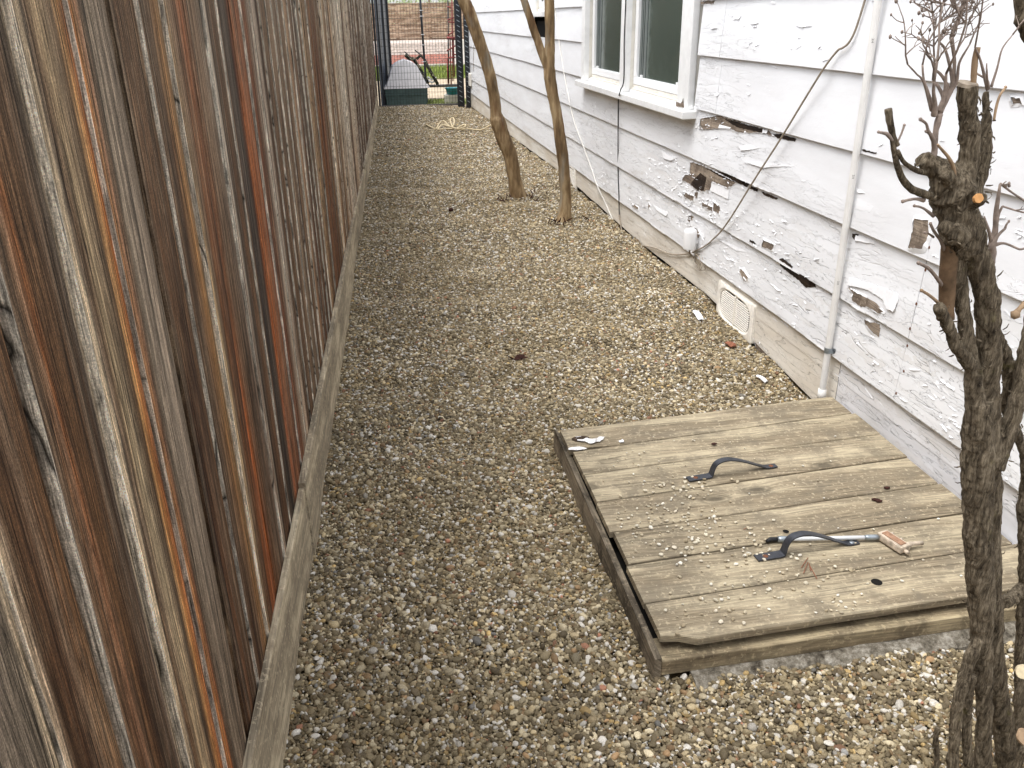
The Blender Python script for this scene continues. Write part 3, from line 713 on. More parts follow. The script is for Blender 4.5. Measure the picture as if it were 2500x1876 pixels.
for pts in ([(855, 480), (940, 500), (1030, 535), (1250, 650), (1330, 690), (1240, 745), (1080, 680), (1060, 760), (980, 780), (905, 750), (840, 700), (770, 660), (800, 610), (850, 600)],
            [(960, 40), (1150, 8), (1500, 120), (1640, 155), (1700, 215), (1540, 182), (1350, 185), (1250, 140), (1150, 140), (1040, 150), (950, 150)],
            [(795, 785), (900, 830), (890, 880), (790, 830)], [(900, 785), (930, 790), (920, 850), (895, 830)], [(1090, 880), (1155, 940), (1150, 1010), (1085, 975)], [(975, 890), (1080, 935), (1080, 985), (975, 925)],
            [(845, 1015), (890, 1030), (870, 1130), (825, 1070)], [(890, 1140), (935, 1170), (990, 1270), (980, 1300), (920, 1240)], [(430, 890), (452, 930), (425, 960)], [(255, 895), (330, 940), (330, 970), (270, 930)]):
    bare_patch(pts, R2, B)
for pts in ([(1015, 545), (1200, 592), (1350, 650), (1455, 703), (1430, 735), (1330, 690), (1180, 640), (1090, 590)], [(1462, 718), (1545, 757), (1530, 780), (1450, 745)], [(1575, 778), (1745, 845), (1730, 865), (1600, 815)], [(960, 590), (1020, 640), (990, 770), (920, 770), (860, 700), (900, 650)],
            [(1200, 45), (1400, 92), (1640, 160), (1570, 180), (1340, 135)], [(1680, 195), (1790, 200), (1930, 245), (1915, 272), (1740, 240)]):
    bare_patch(pts, R2, K, 0.002, False, 'rotten_shaded_hole')  # rotted gaps; the deep shade of each hole is put into the colour
for pts in ([(1020, 165), (1150, 225), (1125, 300), (1000, 250)], [(715, 490), (780, 510), (850, 600), (840, 650), (790, 660)], [(640, 395), (700, 430), (690, 460), (650, 430)], [(1130, 400), (1195, 420), (1180, 440)]):
    bare_patch(pts, R3, B)
bare_patch([(905, 1310), (950, 1330), (1000, 1390), (1060, 1450), (1060, 1500), (1000, 1520), (930, 1400)], R3, M['bare'])
for pts in ([(1195, 400), (1250, 385), (1360, 480), (1345, 500), (1270, 445)], [(1200, 425), (1350, 512), (1520, 612), (1620, 680), (1630, 720), (1500, 720), (1430, 640), (1270, 520), (1205, 460)], [(860, 170), (905, 185), (935, 225), (900, 222), (855, 190)]):
    bare_patch(pts, R3, K, 0.002, False, 'rotten_shaded_hole')
for pts in ([(775, 110), (890, 120), (900, 230), (850, 360), (720, 355), (745, 270)], [(235, 670), (330, 720), (470, 800), (530, 870), (480, 880), (400, 830), (340, 830), (270, 775), (275, 720)], [(370, 930), (500, 970), (485, 1075), (440, 1040), (375, 970)]):
    bare_patch(pts, R4, B)
bare_patch([(270, 235), (325, 240), (300, 300), (270, 262)], R4, K, 0.002, False, 'rotten_shaded_hole')
bare_patch([(2125, 655), (2205, 660), (2212, 705), (2140, 708)], R6, B)
bare_patch([(1120, 1008), (1220, 1030), (1215, 1042), (1130, 1022)], R6, K, 0.002, False, 'rotten_shaded_hole')
bare_patch([(20, 10), (130, 5), (120, 28), (30, 30)], R6, B)
# lifted slabs of paint
def slab(pts, zn, h=0.008, curl='low'):
    poly = poly_on_wall(pts, zn); o2 = rough_outline(poly, 0.01, 0.0025); c = sum(poly, Vector()) / len(poly)
    zmin = min(q.z for q in o2); zmax = max(q.z for q in o2)
    vs = []
    for q in o2:
        u = (zmax - q.z) / max(1e-4, zmax - zmin); vs.append((face_x(q.z) - 0.001 - 0.6 * h * u ** 1.5, q.y, q.z))
    n = len(vs); vs += [(x + 0.0012, y, z) for x, y, z in vs]
    fs = [tuple(range(n)), tuple(range(2 * n - 1, n - 1, -1))] + [(i, (i + 1) % n, n + (i + 1) % n, n + i) for i in range(n)]
    mk('paint_flake', vs, fs, M['flake'], board_at(c.y, c.z), loc=(c.x, c.y, c.z))
for pts, z, h in ([([(250, 590), (420, 640), (640, 720), (645, 770), (615, 868), (560, 840), (520, 765), (400, 690), (240, 650)], R4, 0.012), ([(300, 240), (450, 290), (448, 320), (300, 290)], R4, 0.008), ([(560, 360), (640, 420), (730, 430), (660, 470), (590, 440)], R2, 0.012),
                   ([(1150, 100), (1270, 130), (1250, 150), (1150, 135)], R2, 0.012), ([(1590, 150), (1640, 150), (1640, 190), (1595, 185)], R2, 0.01), ([(1340, 330), (1420, 305), (1550, 345), (1400, 365)], R2, 0.008), ([(1400, 480), (1620, 515), (1880, 525), (1600, 540)], R2, 0.010), ([(1080, 680), (1250, 745), (1240, 860), (1060, 770)], R2, 0.006),
                   ([(480, 920), (560, 960), (630, 990), (615, 1030), (520, 970)], R2, 0.010), ([(400, 840), (430, 830), (440, 870), (410, 870)], R2, 0.006), ([(1150, 1270), (1300, 1330), (1450, 1400), (1330, 1380)], R2, 0.006), ([(1070, 650), (1220, 760), (1190, 760)], R3, 0.009), ([(520, 300), (640, 410), (600, 400)], R3, 0.008),
                   ([(90, 175), (120, 155), (145, 190), (110, 195)], R6, 0.012), ([(365, 155), (395, 135), (425, 155), (395, 165)], R6, 0.010), ([(670, 170), (740, 160), (785, 175), (720, 185)], R6, 0.008), ([(245, 130), (305, 105), (290, 130)], R6, 0.006), ([(120, 630), (160, 630), (140, 655)], R6, 0.008), ([(345, 630), (370, 630), (355, 645)], R6, 0.006),
                   ([(300, 1000), (360, 980), (430, 1000), (300, 1020)], R6, 0.008), ([(330, 1090), (600, 1115), (660, 1125), (450, 1130)], R6, 0.010), ([(1080, 1270), (1140, 1305), (1090, 1300)], R6, 0.006)]):
    slab(pts, z, h)
# ragged lips of paint hanging along the board edges and many small chips
def small_chips(k, n, ya, yb, za=None, zb=None, ln=(0.008, 0.045)):
    by = {}
    for _ in range(int(n * 1.7)):
        y = random.uniform(ya, yb); z = random.uniform(za if za is not None else SEAM[k] + 0.006, zb if zb is not None else SEAM[k + 1] - 0.01)
        if WIN1[0] < y < WIN1[1] and WIN1[2] - 0.05 < z < WIN1[3]: continue
        d = mnoise.noise(Vector((y * 1.2, z * 3, 4.4)))
        if d < 0.06 and random.random() < 0.9: continue
        o = board_at(y, z) if z > SEAM[0] else (SKB if y > 2.9 else SKW)
        L = random.uniform(*ln); H = random.uniform(0.002, 0.0065); lift = random.uniform(0.0006, 0.0042); tilt = random.uniform(-0.35, 0.35)
        mbx = by.setdefault(o.name, (o, MB()))[1]; npt = 5; v = []
        for i in range(npt):
            u = i / (npt - 1) - 0.5; yy = y + u * L; zz = z + tilt * u * L + random.uniform(-0.0015, 0.0015); e = random.uniform(0.35, 1.0)
            f = face_x(zz)
            v += [(f - 0.0005, yy, zz + H * (0.3 + 0.7 * e)), (f - 0.0008 - lift * (0.25 + e), yy, zz - H * 0.3 * random.uniform(0.2, 1.4))]
        mbx.add(v, [(2 * i, 2 * i + 1, 2 * i + 3, 2 * i + 2) for i in range(npt - 1)])
    for o, m in by.values():
        if m.v: tag(m.make('peeling_paint', M['flake'], o), kind='stuff')
small_chips(0, 150, 2.55, 8.5); small_chips(1, 150, 2.6, 8); small_chips(0, 130, 4.0, 6.8); small_chips(1, 150, 3.9, 6.6); small_chips(2, 70, 4.2, 6.2); small_chips(2, 110, 3.0, 7.5); small_chips(3, 36, 1.8, 8); small_chips(4, 24, 1.6, 4.6)
small_chips(0, 90, 1.2, 2.45); small_chips(1, 90, 1.2, 2.45); small_chips(2, 60, 1.2, 2.45); small_chips(0, 70, 2.2, 9, 0.09, 0.19, (0.02, 0.08))
# ragged paint lips curling along the bottom edges of the boards
for k, ya, yb, cov in ((0, 2.3, 8.0, .55), (1, 2.4, 7.0, .4), (2, 2.6, 6.5, .4), (3, 3.2, 5.0, .25)):
    y = ya; lips = {}
    while y < yb:
        L = random.uniform(.06, .4)
        if random.random() < cov:
            o = board_at(y + L / 2, SEAM[k] + .01); m_ = lips.setdefault(o.name, (o, MB()))[1]; n_ = max(3, int(L / .011)); v = []
            for i in range(n_ + 1):
                yy = y + L * i / n_; e_ = max(0, math.sin(math.pi * i / n_)) ** .5; dn = (-.0012 + .0065 * max(0, mnoise.noise(Vector((yy * 70, k * 3, 5))))) * e_; li = (.0008 + .0045 * abs(mnoise.noise(Vector((yy * 14, k, 9))))) * e_
                v += [(1.7592, yy, SEAM[k] + .011 + .012 * e_ * abs(mnoise.noise(Vector((yy * 25, k, 2))))), (1.7588 - li * .5, yy, SEAM[k] + .003), (1.7588 - li, yy, SEAM[k] - dn)]
            m_.add(v, [q for i in range(n_) for q in ((3 * i, 3 * i + 1, 3 * i + 4, 3 * i + 3), (3 * i + 1, 3 * i + 2, 3 * i + 5, 3 * i + 4))])
        y += L + random.uniform(.01, .2)
    for o, m_ in lips.values(): tag(m_.make('peeling_paint', M['flake'], o), kind='stuff')
# rusty nails along the joint
nm = MB()
for z in (0.24, 0.33, 0.42, 0.49, 0.58, 0.70, 0.78): nm.ball((face_x(z) - 0.0005, 2.47 + random.uniform(-.02, .012) + (0.72 - z) * 0.05, z), 0.0055, 1, (0.25, 1, 1.2))
nm.make('rusty_nail', M['rust'], board_at(2.0, 0.3))

# --- foundation vents
def vent(p_out, nsl=13):
    o = p_out; ys = [v.y for v in o]; zs = [v.z for v in o]; y0, y1, z0, z1 = min(ys), max(ys), min(zs), max(zs)
    v = bpy.data.objects.new('foundation_vent', None); COL.objects.link(v); v.parent = house; v.location = Vector((1.78, (y0 + y1) / 2, (z0 + z1) / 2)) - Vector(house.location); v.empty_display_size = .05
    cy, cz, hy, hz = (y0 + y1) / 2, (z0 + z1) / 2, (y1 - y0) / 2, (z1 - z0) / 2
    N = 40; rings = []
    def rr(a, sy, sz, n=4.5):
        c, s = math.cos(a), math.sin(a); return (math.copysign(abs(c) ** (2 / n), c) * sy, math.copysign(abs(s) ** (2 / n), s) * sz)
    for (fy, fz, dx, n) in ((1, 1, 0.004, 30), (0.99, 0.985, -0.014, 30), (0.88, 0.86, -0.019, 3.6), (0.82, 0.78, -0.014, 3.3), (0.81, 0.76, -0.0022, 3.3)):
        rings.append([(1.780 + dx, cy + rr(2 * math.pi * i / N, hy * fy, hz * fz, n)[0], cz + rr(2 * math.pi * i / N, hy * fy, hz * fz, n)[1]) for i in range(N)])
    vs = [q for r in rings for q in r]; fs = []
    for r in range(4):
        for i in range(N): fs.append((r * N + i, r * N + (i + 1) % N, (r + 1) * N + (i + 1) % N, (r + 1) * N + i))
    mk('vent_frame', vs, fs, M['vent'], v, loc=(1.78, cy, cz), smooth=False)
    mk('vent_back', rings[4], [tuple(range(N))], M['dark'], v, loc=(1.78, cy, cz))
    first = None
    for i in range(nsl):
        u = (i + 0.5) / nsl * 2 - 1; zz = cz + u * hz * 0.70; half = hy * 0.77 * (1 - abs(u) ** 4.5 * 0.28)
        b = MB(); b.hexa([(1.7655, cy - half, zz - 0.0040), (1.7705, cy - half, zz - 0.0012), (1.7705, cy + half, zz - 0.0012), (1.7655, cy + half, zz - 0.0040), (1.7655, cy - half, zz - 0.0008), (1.7705, cy - half, zz + 0.0018), (1.7705, cy + half, zz + 0.0018), (1.7655, cy + half, zz - 0.0008)])
        b.make('slat', M['vent'], v, loc=(1.78, cy, zz))
    b = MB(); b.bbox((1.763, cy - 0.012, cz - hz * 0.74), (1.7775, cy + 0.006, cz + hz * 0.74), 0.002); b.make('vent_bar', M['vent'], v, loc=(1.78, cy, cz))
vent([onx(R3(510, 760), 1.779), onx(R3(935, 1130), 1.779), onx(R3(520, 640), 1.779), onx(R3(895, 1385), 1.779)][2:] + [onx(R3(510, 1010), 1.779), onx(R3(940, 930), 1.779)])
RT = zone(4.487, 1000, 250)
vent([onx(RT(1740, 690), 1.779), onx(RT(1835, 730), 1.779), onx(RT(1830, 940), 1.779), onx(RT(1760, 900), 1.779)], 12)

# --- windows
def window(y0, y1, zs, ztop, bays, detail=True):
    w = bpy.data.objects.new('window', None); COL.objects.link(w); w.parent = house; w.location = Vector((1.78, (y0 + y1) / 2, zs)) - Vector(house.location); w.empty_display_size = .1
    L = (1.78, (y0 + y1) / 2, zs)
    b = MB(); b.bbox((1.688, y0 - 0.055, zs - 0.042), (1.90, y1 + 0.03, zs), 0.005); b.make('sill', M['trim'], w, loc=L)
    edges_ = [y0] + [q for bay in bays for q in bay] + [y1]
    for i in range(0, len(edges_), 2):
        a, c = edges_[i], edges_[i + 1]
        b = MB(); b.bbox((1.735, a, zs + 0.002), (1.775, c, ztop), 0.004); b.make('casing', M['trim'], w, loc=L)
        b = MB(); b.box((1.7755, a + 0.004, zs + 0.002), (1.86, c - 0.004, ztop)); b.make('jamb', M['jamb'], w, loc=L)
    for (a, c) in bays:
        b = MB()
        b.bbox((1.785, a + .003, zs + 0.004), (1.845, c - .003, zs + 0.030), 0.003)
        b.bbox((1.800, a + .003, zs + 0.0302), (1.845, c - .003, zs + 0.052), 0.003)
        b.make('track', M['jamb'], w, loc=L)
        b = MB()
        b.bbox((1.796, a + .006, zs + 0.054), (1.84, c - .006, zs + 0.104), 0.005)
        b.bbox((1.796, c - .07, zs + 0.1042), (1.84, c - .006, ztop), 0.004); b.bbox((1.796, a + .006, zs + 0.1042), (1.84, a + .06, ztop), 0.004)
        b.make('sash', M['vinyl'], w, loc=L)
        b = MB(); b.box((1.818, a + .06, zs + 0.10), (1.822, c - .07, ztop)); b.make('pane', M['glass'], w, loc=L)
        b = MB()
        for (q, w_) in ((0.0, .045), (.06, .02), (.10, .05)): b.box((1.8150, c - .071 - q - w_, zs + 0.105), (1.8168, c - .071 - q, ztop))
        b.make('frame_reflection', M['reflection'], w, loc=L)  # grey strips standing in for frame reflection and shadow on the glass
        b = MB()
        for q in (0.18, 0.85): b.bbox((1.803, a + (c - a) * q, zs + 0.1042), (1.817, a + (c - a) * q + 0.03, zs + 0.122), 0.003)
        b.make('latch', M['vinyl'], w, loc=L)
    b = MB(); b.box((1.735, y0, ztop), (1.86, y1, ztop + 0.1)); b.make('head_casing', M['trim'], w, loc=L)
    return w
W1 = window(4.745, 7.358, 0.995, 1.85, [(4.923, 6.031), (6.169, 7.239)])
window(8.94, 9.72, 1.53, 1.95, [(9.03, 9.62)])
# bare grey wood at the foot of the near casing
pv = [onx(R1(*q), 1.7335) for q in ((1300, 1290), (1330, 1300), (1355, 1312), (1375, 1290), (1390, 1240), (1395, 1300), (1402, 1368), (1295, 1350))]
mk('bare_wood', pv, [tuple(range(8))], M['bare'], W1)

# white ledge between hatch and wall
mb = MB(); mb.bbox((1.722, 0.6, -0.08), (1.775, 2.86, 0.045), 0.012); mb.make('foundation_ledge', M['ledge'], house, loc=(1.74, 1.7, 0))

# ------------------------------------------------------------------ conduit, cables, cap on the wall
cx = 1.7455; p0 = onx((2006, 966), cx); p1 = onx((2144, 0), cx)
cond = thing('conduit_pipe', (cx, p0.y, -0.05), 'white plastic conduit pipe standing up the wall beside the hatch', 'conduit')
d = (p1 - p0).normalized(); pa = p0 - d * 0.12; pb = p1 + d * 1.2
mb = MB(); mb.tube([pa.lerp(pb, i / 20) for i in range(21)], 0.0134, 20); mb.make('pipe', M['pvc'], cond, smooth=True)
cp = onx((2022, 855), cx); mb = MB()
for i in range(2):
    pass
ring = []
for a in np.linspace(-0.5 * math.pi, 0.5 * math.pi, 13): ring.append(Vector((cp.x - math.cos(a) * 0.0155, cp.y + math.sin(a) * 0.0155, 0)))
ring = [Vector((1.762, cp.y - 0.030, 0)), Vector((1.760, cp.y - 0.0165, 0))] + ring + [Vector((1.760, cp.y + 0.0165, 0)), Vector((1.762, cp.y + 0.026, 0))]
vs = []; fs = []
for q in ring: vs += [(q.x, q.y, cp.z - 0.011), (q.x, q.y, cp.z + 0.011), (q.x + 0.0016, q.y, cp.z + 0.011), (q.x + 0.0016, q.y, cp.z - 0.011)]
for i in range(len(ring) - 1):
    for k in range(4): fs.append((i * 4 + k, i * 4 + (k + 1) % 4, (i + 1) * 4 + (k + 1) % 4, (i + 1) * 4 + k))
cl = mk('strap', vs, fs, M['galv'], cond)
mb = MB(); mb.ball((1.760, cp.y - 0.024, cp.z), 0.005, 1, (0.6, 1, 1)); mb.make('screw', M['ironb'], cl)
mb = MB(); mb.tube([pa + d * 0.10, pa + d * 0.15], 0.017, 20); mb.make('coupling', M['pvc'], cond, smooth=True)
# faint print along the pipe
tx = bpy.data.curves.new('print', 'FONT'); tx.body = '3/4'; tx.size = 0.012; tx.align_x = 'CENTER'; tx.align_y = 'CENTER'
to = bpy.data.objects.new('print_tmp', tx); COL.objects.link(to)
dg = bpy.context.evaluated_depsgraph_get(); tme = bpy.data.meshes.new_from_object(to.evaluated_get(dg)); bpy.data.objects.remove(to)
tme.materials.clear(); tme.materials.append(M['print'])
nrm = Vector((-0.45, -0.89, 0)); nrm = (nrm - d * nrm.dot(d)).normalized(); side = d.cross(nrm).normalized()
for zt in (1.40, 0.93, 0.52):
    q = p0 + d * ((zt - p0.z) / d.z) + nrm * 0.0142
    o = bpy.data.objects.new('printed_marking', tme); COL.objects.link(o); o.parent = cond
    R = Matrix((-d, side * -1 if False else side, nrm)).transposed()
    R = Matrix((d * -1, nrm.cross(d * -1), nrm)).transposed()
    mw = Matrix.Translation(q - Vector(cond.location)) @ R.to_4x4(); o.matrix_local = mw

def cable(name, px, r, mat, label, off=None, plane=1.752, extra=None, cat='cable', n=6, fx=None):
    pts = []
    for p in px:
        q = onx(p, plane); pl = (face_x(q.z) if q.z > SEAM[0] else 1.78) - r - 0.003 if fx is None else fx(q)
        pts.append(onx(p, pl))
    if extra: pts = extra(pts)
    pts = [Vector(q) for q in smooth_path([tuple(q) for q in pts], n)]
    mb = MB(); mb.tube(pts, r, 8)
    o = mb.make(name, mat, smooth=True, loc=pts[0]); return tag(o, label, cat)
up = lambda dz, dy=0.0: (lambda pts: [Vector((pts[0].x, pts[0].y + dy, pts[0].z + dz))] + pts)
cable('wall_cable', [(2118, -20), (2112, 0), (2089, 72), (2072, 105), (2056, 118), (2044, 125), (2011, 168), (1960, 250), (1903, 344), (1845, 434), (1772, 550), (1735, 590), (1718, 603), (1704, 610), (1680, 620), (1637, 621), (1598, 606), (1560, 598), (1533, 584), (1519, 564), (1514, 543), (1512, 525)], 0.0042, M['cable'],
      'grey brown cable slanting down across the peeling siding right of the window', fx=lambda q: (face_x(q.z) if q.z > SEAM[0] else 1.776) - 0.010 - 0.02 * max(0, math.sin(max(0, min(1, (q.z - 0.35) / 1.1)) * math.pi)))
cable('black_cable', [(1512, 530), (1511, 480), (1509, 420), (1509, 300), (1510, 240)], 0.0042, M['blackrub'], 'black cable running straight down from the window mullion',
      extra=lambda pts: pts + [Vector((1.683, onx((1512, 226), 1.683).y, 0.985)), Vector((1.690, onx((1519, 212), 1.70).y, 1.02)), Vector((1.727, onx((1523, 190), 1.727).y, 1.08)), onx((1524, 100), 1.727), onx((1528, 0), 1.727), onx((1530, -60), 1.727)])
cable('white_cable', [(1352, -10), (1356, 32), (1369, 127), (1382, 206), (1401, 294), (1423, 354), (1445, 415), (1458, 453), (1477, 494), (1489, 522), (1504, 552), (1519, 569)], 0.0048, M['cablew'], 'thin white cable hanging slack left of the window')
cable('grey_wire', [(1157, 110), (1156, 140), (1156, 175)], 0.004, M['cable'], 'short grey wire dropping to the small box by the gate')
mb = MB(); q = onx((1147, 196), 1.745); mb.bbox((1.725, q.y - 0.16, q.z - 0.10), (1.762, q.y + 0.16, q.z + 0.12), 0.01)
bx = mb.make('junction_box', M['vent'], loc=(1.745, q.y, q.z)); tag(bx, 'small pale utility box on the siding by the gate', 'junction box')
# cap
q0 = onx(R2(842, 1360), 1.715); r0 = 0.037
cap = thing('splice_cap', (1.715, q0.y, q0.z), 'white rounded plastic cap hung low on the siding where cables meet', 'cable cap')
prof = [(0.0, 0.118), (0.5, 0.1175), (0.8, 0.113), (0.95, 0.104), (1.0, 0.09), (1.0, 0.04), (1.02, 0.004), (1.0, 0.0), (0.9, 0.001), (0.85, 0.03)]
vs = []; fs = []; N = 24
for (rr_, h) in prof:
    for i in range(N): vs.append((1.715 + math.cos(2 * math.pi * i / N) * r0 * max(rr_, .001), q0.y + math.sin(2 * math.pi * i / N) * r0 * max(rr_, .001), q0.z + h))
for j in range(len(prof) - 1):
    for i in range(N): fs.append((j * N + i, j * N + (i + 1) % N, (j + 1) * N + (i + 1) % N, (j + 1) * N + i))
mk('cap_shell', vs, fs, M['vinyl'], cap, smooth=True)
mb = MB(); mb.bbox((1.72, q0.y - 0.012, q0.z + 0.03), (1.762, q0.y + 0.012, q0.z + 0.05), 0.002); mb.make('bracket', M['vinyl'], cap)
mb = MB()
for k, (a, b_) in enumerate(((-0.01, 0.0), (0.012, 0.004))):
    mb.tube([Vector((1.715, q0.y + a, q0.z + 0.03)), Vector((1.718, q0.y + a * 0.6, q0.z - 0.02)), Vector((1.735, q0.y + a * 2 - .01, q0.z - 0.05))], 0.003, 6)
mb.make('lead', M['cable'], cap, smooth=True)
cw = []
for i in range(70):
    a = i / 69 * 4.2 * math.pi; rr_ = 0.058 + 0.012 * math.sin(i * 0.37)
    cw.append((1.752 - 0.012 * math.sin(a * 0.5) - 0.004 * math.cos(i), q0.y - 0.07 + rr_ * 1.25 * math.cos(a), q0.z - 0.062 + rr_ * 0.6 * math.sin(a)))
mb = MB(); mb.tube(cw, 0.0022, 6); tag(mb.make('wire_coil', M['cable'], smooth=True, loc=cw[0]), 'loose coil of thin wire hanging under the white cap', 'wire')

# ------------------------------------------------------------------ hatch
HZ = 0.097
hat = thing('wooden_hatch', (1.14, 2.1, 0.0), 'low wooden plank hatch with two black handles beside the house wall', 'hatch')
LY = [2.713, 2.543, 2.374, 2.197, 2.025, 1.862, 1.693, 1.535]; RY = [2.803, 2.645, 2.463, 2.285, 2.108, 1.938, 1.765, 1.585]
LX = [0.582, 0.580, 0.592, 0.588, 0.586, 0.590, 0.592, 0.572]; RXX = 1.706
def plank(i):
    x0 = LX[i] + (0.012 if i in (1, 4) else 0); x1 = RXX + random.uniform(-.008, .006)
    f = lambda a, b, x: a + (b - a) * (x - 0.583) / (RXX - 0.583)
    n = 26; vs = []; fs = []; zt = HZ + random.uniform(-.002, .0025); th = 0.021
    gap0, gap1 = random.uniform(.0018, .0032), random.uniform(.0018, .0032)
    if i in (1, 2, 4): gap1 = 0.0055
    for k in range(n + 1):
        x = x0 + (x1 - x0) * k / n
        ya = f(LY[i], RY[i], x) - gap0; yb = f(LY[i + 1], RY[i + 1], x) + gap1
        ya += 0.0012 * mnoise.noise(Vector((x * 9, i, 0))); yb += 0.0012 * mnoise.noise(Vector((x * 9, i, 7)))
        if i == 6: # broken front-left corner
            if x < 0.66: yb += 0.030 * min(1, (0.665 - x) / 0.04)
        if i == 0 and x < 0.80: yb += 0.016 * max(0, 1 - abs(x - 0.64) / 0.10)
        zw = zt + 0.0012 * mnoise.noise(Vector((x * 2.2, i * 3.1, 2)))
        c = 0.0025
        vs += [(x, yb, zw - th), (x, yb, zw - c), (x, yb + c, zw), (x, (ya + yb) / 2, zw + 0.0006), (x, ya - c, zw), (x, ya, zw - c), (x, ya, zw - th)]
    for k in range(n):
        for j in range(7): fs.append((k * 7 + j, k * 7 + (j + 1) % 7, (k + 1) * 7 + (j + 1) % 7, (k + 1) * 7 + j))
    fs += [tuple(range(6, -1, -1)), tuple(n * 7 + j for j in range(7))]
    return mk('plank', vs, fs, M['hatch'], hat, loc=((x0 + x1) / 2, (LY[i] + RY[i + 1]) / 2, zt))
PL = [plank(i) for i in range(7)]
# curb frame
rotz = Matrix.Rotation(math.atan2(0.075, 1.12), 3, 'Z')
def skew_board(p0, p1, w, z0, z1, name, mat):
    p0 = Vector(p0); p1 = Vector(p1); d_ = (p1 - p0); L = d_.length; R = Matrix.Rotation(math.atan2(d_.y, d_.x), 3, 'Z')
    b = MB(); b.bbox((0, 0, z0), (L, w, z1), 0.003); b.v = [tuple(Vector((p0.x, p0.y, 0)) + R @ Vector(q)) for q in b.v]
    return b.make(name, mat, hat, loc=((p0.x + p1.x) / 2, (p0.y + p1.y) / 2, z0))
skew_board((0.584, 1.523, 0), (1.70, 1.556, 0), 0.085, 0.012, 0.056, 'curb_board', M['curb'])
skew_board((0.578, 2.70, 0), (1.70, 2.785, 0), 0.03, 0.0, 0.068, 'curb_board', M['curb'])
b = MB(); b.hexa([(0.562, 1.522, -0.01), (0.583, 1.524, -0.01), (0.592, 2.72, -0.01), (0.562, 2.74, -0.01), (0.566, 1.522, 0.066), (0.583, 1.524, 0.066), (0.592, 2.72, 0.07), (0.566, 2.74, 0.088)])
b.make('curb_board', M['curbside'], hat, loc=(0.57, 2.1, 0)); PLc = b
b = MB(); b.box((1.672, 1.60, 0.0), (1.70, 2.75, 0.074)); b.make('curb_board', M['curbside'], hat, loc=(1.69, 2.1, 0))
b = MB(); b.add([(0.60, 1.60, 0.016), (1.68, 1.66, 0.016), (1.68, 2.76, 0.016), (0.60, 2.70, 0.016)], [(0, 1, 2, 3)]); b.make('pit_dark_sheet', M['dark'], hat)  # black sheet added as the unlit depth seen through the plank seams
# holes in the planks (flat black discs; the shade inside is put in as colour)
def hole(x, y, r, par):
    N = 20; vs = []; fs = []
    for (rr_, dz) in ((1.18, 0.0032), (1.0, 0.0030), (0.98, 0.0012)):
        for i in range(N): vs.append((x + math.cos(2 * math.pi * i / N) * r * rr_, y + math.sin(2 * math.pi * i / N) * r * rr_, HZ + dz))
    for j in range(1):
        for i in range(N): fs.append((j * N + i, j * N + (i + 1) % N, (j + 1) * N + (i + 1) % N, (j + 1) * N + i))
    mk('knot_hole_shade_disc', [v for v in vs[N:2 * N]], [tuple(range(N))], M['dark'], par, loc=(x, y, HZ))
hole(1.224, 1.668, 0.0145, PL[6]); hole(1.095, 1.936, 0.009, PL[4])
# chipped white paint round the old knot at the far left corner
E5z = zone(5.533, 1340, 1000)
for pts in ([(360, 370), (430, 360), (520, 385), (600, 400), (700, 360), (760, 370), (700, 430), (560, 460), (480, 430), (390, 420)], [(260, 520), (420, 500), (520, 525), (420, 545), (270, 550)], [(940, 430), (1000, 400), (1015, 430), (960, 450)]):
    poly = [onz(E5z(*p), HZ + 0.0045) for p in pts]; o2 = []
    for i, a in enumerate(poly):
        bq = poly[(i + 1) % len(poly)]
        for k in range(4): q = a.lerp(bq, k / 4); o2.append((q.x + random.uniform(-.003, .003), q.y + random.uniform(-.003, .003), q.z))
    mk('paint_splash', o2, [tuple(range(len(o2)))], M['skirtw'], PL[0])
mb = MB(); kq = onz(E5z(430, 390), HZ + 0.003)
mb.ball(kq - Vector((0, 0, 0.001)), 0.026, 2, (1.3, 0.8, 0.12)); mb.make('knot', M['rot'], PL[0], smooth=True)

